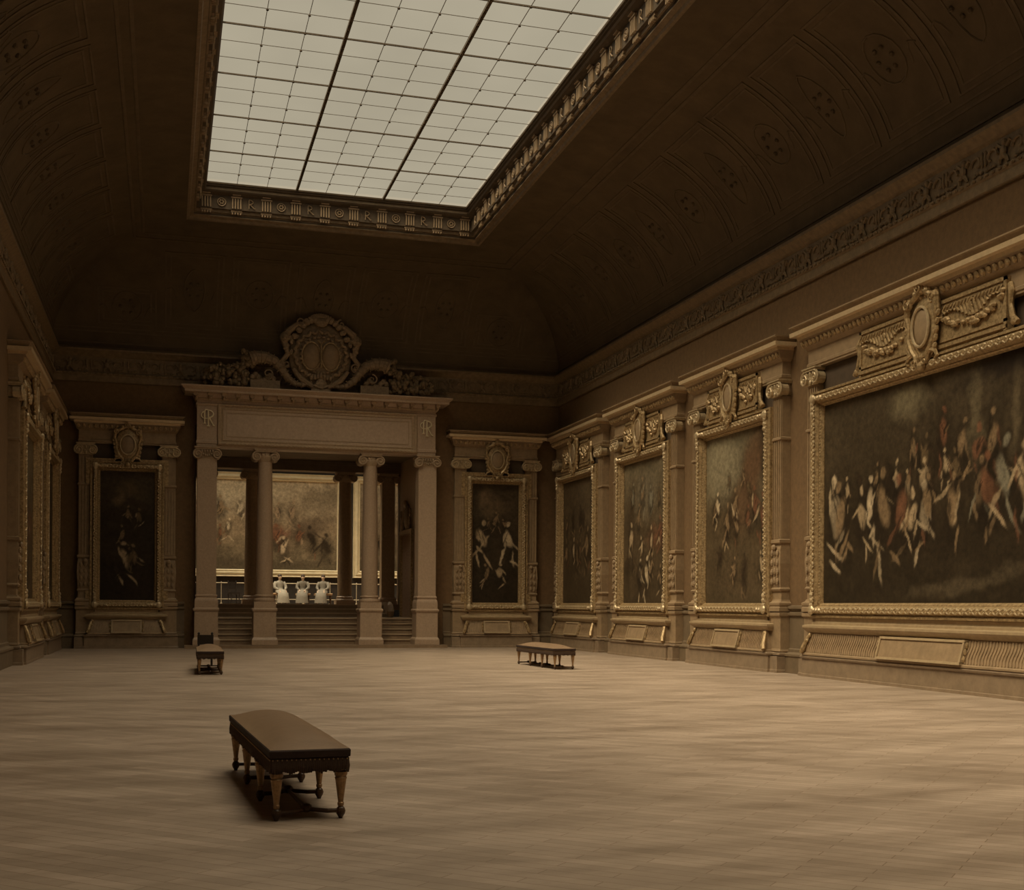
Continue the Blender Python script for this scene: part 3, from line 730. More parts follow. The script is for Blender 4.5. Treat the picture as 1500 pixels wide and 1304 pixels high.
# ------------------------------------------------------------------ portal
PY = 39.10                                   # face of columns and entablature
def ionic_round(mb, z0, z1, r):
    h = z1-z0; q = h*.40
    mb.lathe((0,0,0), [(r*.95,z0-.02),(r*1.02,z0),(r*1.12,z0+.06),(r*1.2,z0+.14),(r*1.1,z1-.09)], 20)
    mb.box(-r*1.45, r*1.45, -r*1.3, r*1.3, z1-.09, z1-.04); mb.box(-r*1.55, r*1.55, -r*1.4, r*1.4, z1-.04, z1)
    for sx_ in (-1, 1):
        cx = sx_*r*1.25
        mb.tube([(cx, -r*1.15, z1-.08-q), (cx, -r*.3, z1-.08-q), (cx, r*.3, z1-.08-q), (cx, r*1.15, z1-.08-q)], [q*.92, q*.7, q*.7, q*.92], 14)
        for fy in (-1, 1):
            pts = []; rad = []
            for i in range(20):
                t = i/19; qq = q*(1-.8*t); ang = pi/2-sx_*t*1.7*2*pi
                pts.append((cx+qq*cos(ang), fy*(r*1.16+.02*t), z1-.08-q+qq*sin(ang))); rad.append(.028*(1-.3*t))
            mb.tube(pts, rad, 6)
    for i in range(16):
        a = 2*pi*i/16; mb.ell((r*1.12*cos(a), r*1.12*sin(a), z1-.15), (.035, .035, .05), 6, 4)

def pedestal(mb, h, zb):
    mb.lathe((0,0,0), [(h+.05,zb),(h+.05,zb+.16),(h+.03,zb+.20),(h,zb+.24),(h,1.12),(h+.015,1.14),(h+.04,1.18),(h+.04,1.22),(h,1.25)], sq=True)
def colbase(mb, h, z0):
    mb.lathe((0,0,0), [(h,z0),(h,z0+.20)], sq=True)
    mb.lathe((0,0,0), [(h*.98,z0+.20),(h*1.02,z0+.23),(h*1.0,z0+.28),(h*.86,z0+.30),(h*.82,z0+.34),(h*.90,z0+.36),(h*.88,z0+.40),(h*.74,z0+.42)], 28)

for x, side in ((CX-1.68, 'left'), (CX+1.62, 'right')):
    t = thing('portal_column', 'tan stone round column of the portal, the %s one of the front pair' % side, 'column', (x, PY+.32, .10), 0, 'round columns at the front of the portal')
    mm = Matrix.Translation((0, 0, -.10))
    mb = MB(mm); pedestal(mb, .345, .10); mb.build('pedestal', M['stone'], t)
    mb = MB(mm); colbase(mb, .335, 1.25); mb.build('column_base', M['stone'], t)
    mb = MB(mm); n = 14; z0, z1 = 1.66, 5.80
    mb.lathe((0,0,0), [(.262-.048*(i/n)**1.6, z0+(z1-z0)*i/n) for i in range(n+1)], 32)
    sh = mb.build('shaft', M['stone'], t, smooth=True); sh.data.set_sharp_from_angle(angle=radians(40))
    mb = MB(mm); ionic_round(mb, 5.80, 6.17, .22); mb.build('capital', M['stone2'], t)

for x, side in ((CX-3.44, 'left'), (CX+3.42, 'right')):
    t = thing('portal_pier', 'tan square stone pier with scroll capital at the %s end of the portal' % side, 'pier', (x, PY+.30, .10), 0, 'square piers at the ends of the portal')
    mm = Matrix.Translation((0, 0, -.10))
    mb = MB(mm); pedestal(mb, .35, .10); mb.build('pedestal', M['stone'], t)
    mb = MB(mm); mb.lathe((0,0,0), [(.345,1.25),(.345,1.45),(.34,1.48),(.33,1.52),(.31,1.54),(.305,1.58),(.325,1.60),(.32,1.64),(.295,1.66)], sq=True); mb.build('pier_base', M['stone'], t)
    mb = MB(mm); mb.lathe((0,0,0), [(.29,1.66),(.29,5.80)], sq=True); mb.build('shaft', M['stone'], t)
    mb = MB(mm @ Matrix.Rotation(pi, 4, 'Z')); c = None
    w = .58; y0 = .30; z0, z1 = 5.80, 6.17; r = .15
    mb.box(-w/2, w/2, -.28, y0, z0, z1-.08); mb.box(-w/2-.06, w/2+.06, -.3, y0+.08, z1-.09, z1-.04); mb.box(-w/2-.09, w/2+.09, -.32, y0+.11, z1-.04, z1)
    for sg in (-1, 1):
        cx = sg*(w/2-.01)
        mb.tube([(cx, y0-.3, z1-.08-r), (cx, y0+.06, z1-.08-r)], r*.9, 16)
        pts = []; rad = []
        for i in range(22):
            q = i/21; qq = r*(1-.8*q); ang = pi/2-sg*q*1.75*2*pi
            pts.append((cx+qq*cos(ang), y0+.065+.02*q, z1-.08-r+qq*sin(ang))); rad.append(.028*(1-.3*q))
        mb.tube(pts, rad, 6)
    for i in range(5): mb.ell((-.16+.08*i, y0+.05, z1-.14), (.033, .035, .05), 6, 4)
    for i in range(5): mb.ell((-.12+.06*i, y0+.04, z1-.27+.02*abs(i-2)), (.03, .035, .035), 6, 4)
    mb.build('capital', M['stone2'], t)

# entablature over the columns
PX0, PX1 = CX-3.78, CX+3.70
t = thing('portal_entablature', 'deep stone entablature with a blank framed panel resting on the portal columns', 'entablature', (CX-.04, D, 6.17))
off = Matrix.Rotation(pi, 4, 'Z'); hw = 3.74
def ent(): return MB(Matrix.Translation((0, 0, -6.17)) @ off)
mb = ent(); dp = D-PY+.02
mb.mould(hw-.03, [(0,dp-.04,6.172),(0,dp-.04,6.26),(.02,dp-.02,6.28),(.02,dp-.02,6.36),(0,dp-.03,6.38),(0,dp-.03,7.42),(.03,dp,7.45),(.03,dp,7.50),(0,dp-.03,7.53),(0,dp-.03,7.62)])
mb.build('beam', M['stone'], t)
mb = ent(); z0, z1 = 6.42, 7.32; h2 = 2.92
mb.ring(h2, z0, z1, [(.0,dp-.03),(.0,dp+.0),(.03,dp+.02),(.06,dp+.0),(.09,dp+.0),(.12,dp+.04),(.16,dp+.04),(.18,dp+.01),(.20,dp-.03)])
n = int(2*h2/.12)
for i in range(n):
    x = -h2+2*h2*(i+.5)/n
    mb.ell((x, dp+.045, z0-.14), (.045, .02, .025), 6, 4); mb.ell((x, dp+.045, z1+.14), (.045, .02, .025), 6, 4)
mb.build('panel_moulding', M['stone2'], t)
mb = ent(); mb.box(-h2, h2, dp-.035, dp-.012, z0, z1); mb.build('blank_panel', M['panel'], t)
mb = ent(); mb.ring(h2-.10, z0+.10, z1-.10, [(0,dp-.012),(0,dp+.004),(.025,dp+.004),(.025,dp-.012)]); mb.build('inner_fillet', M['stone2'], t)
mb = ent(); mb.mould(hw+.02, [(0,dp,7.60),(.03,dp+.04,7.64),(.03,dp+.04,7.66)])
n = 19
for i in range(n):                            # brackets under the cornice
    x = -hw+.0+2*hw*i/(n-1)
    mb.box(x-.07, x+.07, dp-.05, dp+.24, 7.70, 7.79)
    mb.tube([(x, dp+.02, 7.66), (x, dp+.10, 7.66), (x, dp+.20, 7.69)], [.055, .05, .03], 7)
mb.build('bracket_row', M['stone2'], t)
mb = ent(); mb.mould(hw+.04, [(.0,dp+.02,7.66),(.06,dp+.10,7.78),(.28,dp+.32,7.79),(.30,dp+.33,7.80),(.30,dp+.33,7.86),(.34,dp+.36,7.89),(.40,dp+.42,7.95),(.40,dp+.42,7.99),(0,dp,8.03)])
mb.build('cornice', M['stone'], t)
def monogram(x):
    """interlaced R and reversed R with a middle F stroke, gilded"""
    mb = ent(); mb.m = mb.m @ Matrix.Translation((x, dp+.01, 7.04)); r = .022
    # world left is local +x
    def T(p, rr=r): mb.tube([(-a, .0, b) for a, b in p], rr, 6)
    T([(.02, -.24), (.02, .25)]); T([(-.09, -.16), (-.09, .20)]); T([(.02, .25), (-.06, .26), (-.09, .20)], .018)
    T([(.02+.15*sin(pi*k/8), .13+.11*cos(pi*k/8)) for k in range(9)])
    T([(.04, .02), (.11, -.10), (.17, -.21), (.22, -.22)])
    T([(-.09-.10*sin(pi*k/8), .09+.10*cos(pi*k/8)) for k in range(9)], .018)
    for a, b in (((-.02, -.24), (.07, -.24)), ((-.13, -.16), (-.05, -.16)), ((-.12, -.01), (.10, -.01))): T([a, b], .015)
    mb.build('monogram', M['gilt_far'], t)
monogram(hw-.34-.0); monogram(-hw+.34)
# landing step in front (low plinth strip)
tb = MB(); tb.box(CX-4.08, CX+4.06, 38.88, D-.0, 0, .095); tb.box(.93, 8.27, D, 39.80, 0, .095)
tag(tb.build('threshold_step', M['step']), 'low stone step running under all the portal columns', 'step')

# crest and cornucopias above the portal
crest = t = thing('crest', 'large carved crest with twin oval shields and two horns of plenty above the portal', 'crest', (CX-.02, D-.48, 8.03))
def cr(): return MB(Matrix.Translation((0, 0, -8.03)) @ Matrix.Rotation(pi, 4, 'Z') @ Matrix.Translation((0, 0, 0)))
mb = cr(); zc = 9.15; rr = random.Random(21)
mb.ell((0, -.05, zc), (.98, .18, 1.08), 24, 10)
for k in range(40):                           # wreath of leaves round the shields
    a = 2*pi*k/40; mb.ell((.80*cos(a), .12, zc+.02+.72*sin(a)), (.13, .08, .06), 6, 4, Matrix.Rotation(-(a+(.8 if k % 2 else 2.2)), 3, 'Y'))
for k in range(26):
    a = 2*pi*k/26; mb.ell((.62*cos(a), .15, zc+.02+.56*sin(a)), (.07, .05, .05), 6, 4)
for sg in (-1, 1):                            # side scrolls / lion heads
    mb.tube([(sg*.45, .08, zc+.98), (sg*.75, .1, zc+.92), (sg*1.02, .1, zc+.70), (sg*1.12, .1, zc+.35), (sg*1.02, .12, zc), (sg*1.18, .1, zc-.22), (sg*1.12, .1, zc-.42), (sg*.98, .12, zc-.36)], [.07, .09, .12, .10, .08, .09, .08, .05], 8)
    mb.ell((sg*1.12, .14, zc+.50), (.16, .13, .17), 10, 7); mb.ell((sg*1.14, .26, zc+.46), (.07, .07, .06), 8, 5)
    for k in range(7): mb.ell((sg*(1.0+.10*sin(k*1.7)), .16, zc+.72-.11*k), (.07, .06, .10), 6, 4, Matrix.Rotation(sg*k, 3, 'Y'))
    spiral(mb, (sg*1.08, .16, zc-.32), .15, 1.4, .03, sg); spiral(mb, (sg*.62, .16, zc+1.02), .14, 1.3, .03, -sg)
    mb.tube([(sg*.15, .14, zc-1.05), (sg*.35, .14, zc-.92), (sg*.62, .12, zc-.75), (sg*.85, .12, zc-.45)], [.05, .08, .09, .06], 8)
    for k in range(6): mb.ell((sg*(.2+.12*k), .16, zc+1.12-.045*k*k*.5), (.10, .08, .12), 6, 4, Matrix.Rotation(sg*(.3+.2*k), 3, 'Y'))
for k in range(9): mb.ell((-.28+.07*k, .14, zc+1.22-.9*(.07*(k-4))**2), (.07, .07, .12), 6, 4)
mb.ell((0, .12, zc+1.05), (.22, .14, .16), 10, 6)
for k in range(7): mb.ell((-.3+.1*k, .18, zc-.62-.03*abs(k-3)), (.06, .06, .09), 6, 4)
mb.ell((0, .16, zc-.92), (.20, .12, .20), 10, 6); mb.box(-.30, .30, 0, .22, 8.03, 8.10); mb.tube([(-.22,.2,8.2),(0,.22,8.12),(.22,.2,8.2)], .05, 6)
mb.build('carved_surround', M['crest'], t)
for sg in (-1, 1):
    mb = cr(); mb.ell((sg*.30, .13, zc-.03), (.285, .14, .43), 22, 10); s = mb.build('oval_shield', M['surround'], t, smooth=True)
mb = cr()
for sg in (-1, 1):
    mb.tube([(sg*.30+.29*cos(2*pi*k/24), .18, zc-.03+.44*sin(2*pi*k/24)) for k in range(25)], .026, 6, cap=False)
mb.tube([(0, .25, zc-.40), (0, .26, zc+.34)], .03, 6); mb.tube([(-.10, .22, zc+.46), (0, .26, zc+.34), (.10, .22, zc+.46)], .03, 6)
mb.build('shield_border', M['gilt'], t)
for side, sg in (('left', -1), ('right', 1)):
    def LM(): return MB(Matrix.Translation((0, 0, -8.03)))
    mb = LM(); P = [(.30,8.30),(.55,8.20),(.80,8.24),(1.02,8.40),(1.20,8.66),(1.42,8.90),(1.70,9.00),(1.98,8.98),(2.15,8.92)]
    mb.tube([(sg*x, -.12, z) for x, z in P], [.05,.07,.09,.11,.13,.155,.18,.21,.24], 12)
    for k in range(14):
        q = k/13*7.6; i = int(min(q, 7)); f = q-i; x = P[i][0]+(P[i+1][0]-P[i][0])*f; z = P[i][1]+(P[i+1][1]-P[i][1])*f
        r0 = .07+.17*k/13; dx = P[i+1][0]-P[i][0]; dz = P[i+1][1]-P[i][1]; L_ = sqrt(dx*dx+dz*dz); ux, uz = dx/L_, dz/L_
        mb.tube([(sg*(x-uz*r0*cos(2*pi*j/10)), -.12+r0*sin(2*pi*j/10), z+ux*r0*cos(2*pi*j/10)) for j in range(11)], .018, 5, cap=False)
    t = mb.build('cornucopia', M['crest'], crest)
    mb = LM(); rr = random.Random(31+sg)
    for k in range(30): mb.ell((sg*(2.10+.28*rr.random()), -.22+.22*rr.random(), 8.72+.42*rr.random()), [.06+.04*rr.random()]*3, 8, 5)
    for k in range(95):
        x = 2.20+1.35*rr.random(); top = 8.85-.30*max(0, (x-2.2)/1.35)**1.5
        mb.ell((sg*x, -.26+.26*rr.random(), 8.09+(top-8.09)*rr.random()), [.055+.045*rr.random()]*3, 7, 5)
    for k in range(26):
        x = 2.3+1.3*rr.random(); mb.ell((sg*x, -.10, 8.12+.66*rr.random()*(1-.3*(x-2.3))), (.14, .05, .06), 6, 4, Matrix.Rotation(rr.uniform(-1.5, 1.5), 3, 'Y'))
    mb.build('fruit_garland', M['frieze'], t)
    mb = LM(); mb.box(*sorted((sg*1.25, sg*2.15)), -.12, .40, 8.035, 8.30)
    spiral(mb, (sg*1.62, -.13, 8.50), .17, 1.4, .03, sg)
    for k in range(8): mb.ell((sg*(1.45+.09*k), -.06, 8.36+.10*sin(k*1.3)), (.09, .05, .09), 6, 4)
    mb.build('scroll_block', M['crest'], t)

# ------------------------------------------------------------------ stairs, passage, far gallery
FZ = 1.38
mb = MB(); X0, X1 = .93, 8.27
z = .095; y = 39.82
for k in range(5): mb.box(X0, X1, y+.30*k, 44.9, z+.167*k+(.002 if k else 0), z+.167*(k+1))
fl = (tag(mb.build('lower_stair_flight', M['step']), 'lower flight of five broad stone steps behind the front columns', 'stairs'))
mb = MB()
for k in range(5): mb.box(X0, X1, y+.30*k-.03, y+.30*k-.001, z+.167*(k+1)-.04, z+.167*(k+1)+.001)  # thin added strips that carry the painted edge highlight
mb.build('nosing_highlight', M['nosing_highlight'], fl)
mb = MB()
for k in range(3):
    yy = 43.3+.32*k; mb.box(1.70, 7.50, yy, 44.9, .93+.15*k+.002, .93+.15*(k+1))
for x in (1.60, 7.60):
    mb.box(x-.10, x+.10, 43.2, 44.9, .932, 1.46)
    mb.tube([(x, 43.12, 1.0), (x, 43.02, 1.15), (x, 43.1, 1.32), (x, 43.25, 1.42)], [.12, .13, .11, .08], 10)
fl = tag(mb.build('upper_stair_flight', M['step']), 'short upper flight of stone steps leading into the far gallery', 'stairs')
mb = MB()
for k in range(3): yy = 43.3+.32*k; mb.box(1.70, 7.50, yy-.03, yy-.001, .93+.15*(k+1)-.035, .93+.15*(k+1)+.001)
mb.build('nosing_highlight', M['nosing_highlight'], fl)
# passage walls
mb = MB(); mb.box(.5, .92, D+.5, 45.0, 0, 6.9); struct(mb.build('wall_passage_left', M['dado']))
mb = MB(); mb.box(8.28, 8.7, D+.5, 42.55, 0, 6.9); mb.box(8.28, 8.7, 44.45, 45.0, 0, 6.9); mb.box(8.28, 8.7, 42.55, 44.45, 3.9, 6.9); mb.box(9.6, 9.7, 42.3, 44.8, .9, 4.2)
struct(mb.build('wall_passage_right', M['stone']))
mb = MB(); mb.box(8.28, 9.7, 42.55, 44.45, .88, .93); struct(mb.build('floor_side_room', M['step']))
mb = MB(); mb.box(.5, 8.7, D+.5, 45.05, 6.55, 6.9); struct(mb.build('ceiling_passage', M['cove']))
d = root_struct('door_1', (8.28, 43.5, .93))
mb = MB()
for a, b in ((-1.07, -.93), (.93, 1.07)): mb.box(-.09, .0, a, b, 0, 3.05)
mb.box(-.10, 0, -1.12, 1.12, 2.95, 3.10); mb.build('door_frame', M['gilt'], d)
mb = MB()
mb.tube([(-.06, .55*cos(pi*k/10), 3.15+.85*sin(pi*k/10)) for k in range(11)], .07, 8)
for sg in (-1, 1):
    for k in range(5): mb.ell((-.08, sg*(.65+.05*k), 3.2+.14*k), (.05, .09, .09), 6, 4)
mb.ell((-.05, 0, 3.5), (.08, .3, .36), 12, 7); mb.ell((-.10, 0, 4.05), (.09, .22, .12), 8, 5)
mb.build('carved_overdoor', M['surround'], d)

# second row of columns in front of the far gallery
for x, w_ in ((CX-1.66, 'left'), (CX+1.66, 'right')):
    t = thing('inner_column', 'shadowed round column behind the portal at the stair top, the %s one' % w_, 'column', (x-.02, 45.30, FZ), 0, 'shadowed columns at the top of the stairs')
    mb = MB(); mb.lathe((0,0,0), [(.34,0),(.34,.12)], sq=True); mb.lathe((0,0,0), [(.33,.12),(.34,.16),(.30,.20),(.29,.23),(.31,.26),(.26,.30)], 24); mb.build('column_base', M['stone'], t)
    mb = MB(); mb.lathe((0,0,0), [(.262-.045*(i/10)**1.5, .30+4.15*i/10) for i in range(11)], 28); s = mb.build('shaft', M['shaded_stone'], t, smooth=True); s.data.set_sharp_from_angle(angle=radians(40))
    mb = MB(); ionic_round(mb, 4.45, 4.80, .22); mb.build('capital', M['shaded_stone'], t)
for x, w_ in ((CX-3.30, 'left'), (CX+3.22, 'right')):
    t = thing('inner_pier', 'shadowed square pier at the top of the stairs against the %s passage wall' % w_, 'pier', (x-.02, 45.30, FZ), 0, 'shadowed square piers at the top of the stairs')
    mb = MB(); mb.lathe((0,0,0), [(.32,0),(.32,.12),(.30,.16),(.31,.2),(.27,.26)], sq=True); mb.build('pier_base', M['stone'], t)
    mb = MB(); mb.lathe((0,0,0), [(.24,.26),(.24,4.45)], sq=True); mb.build('shaft', M['shaded_stone'], t)
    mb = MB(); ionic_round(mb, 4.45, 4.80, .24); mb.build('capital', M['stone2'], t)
mb = MB(); mb.box(.92, 8.28, 45.0, 45.6, 6.182, 6.54); mb.box(.92, 8.28, 44.94, 45.66, 6.42, 6.54); struct(mb.build('trim_7', M['dado']))
# far gallery shell
mb = MB(); mb.box(-6, 18, 44.9, 57.6, 1.18, FZ); struct(mb.build('floor_far_gallery', M['step']))
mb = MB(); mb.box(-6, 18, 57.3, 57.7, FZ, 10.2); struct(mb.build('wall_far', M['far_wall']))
mb = MB(); mb.box(-6, .92, 45.05, 45.55, FZ, 10.2); mb.box(8.28, 18, 45.05, 45.55, FZ, 10.2); mb.box(.92, 8.28, 45.05, 45.55, 6.55, 10.2); struct(mb.build('wall_inner', M['wall']))
mb = MB(); mb.box(-6.3, -6, 45, 57.7, FZ, 10.2); struct(mb.build('wall_far_left', M['wall']))
mb = MB(); mb.box(18, 18.3, 45, 57.7, FZ, 10.2); struct(mb.build('wall_far_right', M['wall']))
mb = MB(); mb.box(-6, 18, 45, 46.0, 10, 10.2); mb.box(-6, 18, 55.2, 57.7, 10, 10.2); mb.box(-6, -2, 46.0, 55.2, 10, 10.2); mb.box(14, 18, 46.0, 55.2, 10, 10.2)
struct(mb.build('ceiling_far_gallery', M['cove']))
w2 = root_struct('window_2'); mb = MB(); mb.box(-2, 14, 46.0, 55.2, 10.02, 10.03); mb.f = [mb.f[0]]; mb.build('glass_pane', M['glass'], w2)
mb = MB()
for i in range(7): x = -2+16*i/6; mb.box(x-.05, x+.05, 46.0, 55.2, 9.93, 10.01)
for i in range(4): y = 46.0+9.2*i/3; mb.box(-2, 14, y-.04, y+.04, 9.93, 10.01)
mb.build('glazing_bars', M['iron'], w2)
# far paintings
def far_painting(label, x, half, cm):
    z0, z1 = 2.92, 6.98
    rt = thing('framed_painting', label, 'painting', (x, 57.3, z0-.3), pi, 'bright paintings in the far gallery')
    mb = MB(Matrix.Translation((0, 0, -(z0-.3))))
    mb.ring(half, z0, z1, [(-.02,.05),(0,.14),(.03,.16),(.05,.13),(.08,.13),(.12,.20),(.17,.20),(.20,.15),(.26,.15),(.30,.20),(.32,.18),(.32,.02)])
    mb.build('picture_frame', M['gilt_far'], rt)
    canvas_object(cm, rt, half+.02, .07, .05, .28, z1-z0+.32)
    return rt
far_painting('bright wide painting hung beyond the stairs in the far gallery', 4.05, 3.55, C7)
far_painting('narrow strip of a bright framed painting beside the wide one in the far gallery', 9.85, 1.20, C8)
# rail in front of the far pictures
g = thing('guard_rail', 'thin pale metal guard rail in front of the far gallery paintings', 'rail', (4.6, 56.5, FZ))
mb = MB(); mb.tube([(-6, 0, .92), (6.5, 0, .92)], .022, 8); mb.build('top_rail', M['rail'], g)
mb = MB(); mb.tube([(-6, 0, .20), (6.5, 0, .20)], .018, 8); mb.build('lower_rail', M['rail'], g)
for k in range(11): x = -5.8+1.2*k; mb = MB(); mb.tube([(x, 0, 0), (x, 0, .92)], .018, 8); mb.ell((x, 0, .95), (.03,.03,.03)); mb.lathe((x,0,0), [(.05,0),(.05,.02),(.02,.04)], 10); mb.build('post', M['rail'], g)

# ------------------------------------------------------------------ benches
def make_bench(label):
    L = 2.62; w = .50; H = .445
    t = thing('museum_bench', label, 'bench', (0, 0, 0), 0, 'velvet benches on the parquet')
    # cushion: domed top, coloured as lit, over a thin dark side band
    H = .457
    mb = MB(); nx_, ny_ = 14, 30; rows = []
    for j in range(ny_+1):
        v = -1+2*j/ny_; v = (abs(v)**.8)*(1 if v > 0 else -1); row = []
        for i in range(nx_+1):
            u = -1+2*i/nx_; u = (abs(u)**.85)*(1 if u > 0 else -1)
            row.append((u*(w/2+.002), v*(L/2+.002), H-.004+.088*(max(0, 1-u*u))**.8*(1-abs(v)**5)))
        rows.append(row)
    mb.loft([[p for p in r][::-1] for r in rows])
    mb.build('cushion_top', M['velvet'], t, smooth=True)
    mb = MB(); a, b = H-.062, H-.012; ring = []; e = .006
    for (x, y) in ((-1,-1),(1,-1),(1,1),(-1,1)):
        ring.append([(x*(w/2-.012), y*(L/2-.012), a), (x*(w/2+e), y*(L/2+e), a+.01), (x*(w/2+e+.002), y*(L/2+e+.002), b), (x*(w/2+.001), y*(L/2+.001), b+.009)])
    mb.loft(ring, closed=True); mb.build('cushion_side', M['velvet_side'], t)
    mb = MB()
    n = int(L/.028)
    for sg in (-1, 1):
        for i in range(n): mb.ell((sg*(w/2+.0), -L/2+L*(i+.5)/n, H-.068), (.006, .006, .006), 5, 3)
        m2 = int(w/.028)
        for i in range(m2): mb.ell((-w/2+w*(i+.5)/m2, sg*(L/2+.0), H-.068), (.006, .006, .006), 5, 3)
    mb.build('nail_braid', M['nail'], t)
    mb = MB(); z1 = H-.062; rr = random.Random(9)
    mb.box(-w/2+.012, w/2-.012, -L/2+.012, L/2-.012, H-.12, H-.06)
    def fr(p0, p1, n, nrm):
        for i in range(n):
            t_ = (i+.5)/n; x = p0[0]+(p1[0]-p0[0])*t_; y = p0[1]+(p1[1]-p0[1])*t_; l = .082+.010*rr.random()+.008*sin(i*.9)
            mb.tube([(x, y, z1), (x+nrm[0]*.006, y+nrm[1]*.006, z1-l*.6), (x+nrm[0]*(.003+.006*rr.random()), y+nrm[1]*.004, z1-l)], [.009, .0095, .007], 5)
    a, b = w/2-.008, L/2-.008
    fr((-a, -b), (-a, b), 180, (-1, 0)); fr((a, -b), (a, b), 180, (1, 0)); fr((-a, -b), (a, -b), 36, (0, -1)); fr((-a, b), (a, b), 36, (0, 1))
    mb.build('fringe', M['fringe'], t)
    xs = w/2-.045; ys = [-L/2+.05+(L-.10)*k/3 for k in range(4)]
    for y in ys:
        for sg in (-1, 1):
            mb = MB(); mb.lathe((sg*xs, y, 0), [(.015,.075),(.021,.085),(.022,.10),(.017,.105),(.036,.25),(.041,.262),(.034,.270),(.042,.282),(.042,.300),(.028,.310),(.034,.315),(.034,H-.10)], 12)
            lg = mb.build('leg', M['leggilt'], t)
            mb = MB(); mb.lathe((sg*xs, y, 0), [(.012,0),(.016,.01),(.028,.03),(.032,.048),(.026,.066),(.014,.078)], 12); mb.build('foot', M['legdark'], lg)
    mb = MB()
    for y in ys:                              # curved cross rails joining each pair of legs to a long spine
        s = 1 if y < 0 else -1
        mb.tube([(-xs, y, .05), (-xs*.6, y+s*.005, .05), (-xs*.25, y+s*.05, .052), (0, y+s*.10, .055), (xs*.25, y+s*.05, .052), (xs*.6, y+s*.005, .05), (xs, y, .05)], .015, 8)
        mb.ell((0, y+s*.10, .06), (.04, .05, .03), 10, 6)
    mb.tube([(0, ys[0]+.1, .055), (0, ys[3]-.1, .055)], .014, 8)
    mb.build('stretcher', M['legdark'], t)
    return t
b1 = make_bench('nearest long velvet bench with dark fringe and gilt legs, front left')
b1.location = (.835, 9.25, 0); b1.rotation_euler = (0, 0, radians(2.6))
b2 = copy_tree(b1); b2['label'] = 'small distant velvet bench standing in front of the portal, at left'
b2.location = (.875, 25.92, 0); b2.rotation_euler = (0, 0, radians(-1))
b3 = copy_tree(b1); b3['label'] = 'distant velvet bench seen at an angle before the right back corner'
b3.location = (8.24, 26.72, 0); b3.rotation_euler = (0, 0, radians(2))

# chair with dark back behind the left bench
def chair(label, loc, rz, m, seat_h=.45, back=.92, w=.48, solid=True, base=0):
    t = thing('chair', label, 'chair', loc, rz)
    mb = MB(); mb.box(-w/2, w/2, -w/2, w/2, seat_h-.05, seat_h); mb.box(-w/2+.02, w/2-.02, -w/2+.02, w/2-.02, seat_h, seat_h+.03); mb.build('seat', m, t)
    for a in (-1, 1):
        for b in (-1, 1):
            mb = MB(); mb.tube([(a*(w/2-.03), b*(w/2-.03), 0), (a*(w/2-.03), b*(w/2-.03), seat_h-.04)], [.018, .024], 8); mb.build('leg', m, t)
    mb = MB()
    for a in (-1, 1): mb.tube([(a*(w/2-.03), w/2-.03, seat_h), (a*(w/2-.03), w/2+.02, back)], .022, 8); mb.ell((a*(w/2-.03), w/2+.02, back+.02), (.03, .03, .03))
    if solid: mb.hexa([(-w/2+.0, w/2-.035, seat_h+.06), (w/2, w/2-.035, seat_h+.06), (w/2, w/2+.005, seat_h+.06), (-w/2, w/2+.005, seat_h+.06)], [(-w/2, w/2-.005, back-.01), (w/2, w/2-.005, back-.01), (w/2, w/2+.035, back-.01), (-w/2, w/2+.035, back-.01)])
    else:
        for z in (seat_h+.18, back-.06): mb.box(-w/2+.02, w/2-.02, w/2-.02, w/2+.01, z, z+.06)
    mb.build('backrest', m, t)
    return t
chair('dark chair with a square solid back behind the left distant bench', (.86, 28.15, 0), pi, M['darkwood'], seat_h=.42, back=.70, w=.34)
chair('small dark chair in the far gallery, seen between left pier and column', (2.83, 54.2, FZ), .3, M['darkwood'], solid=False, w=.42)

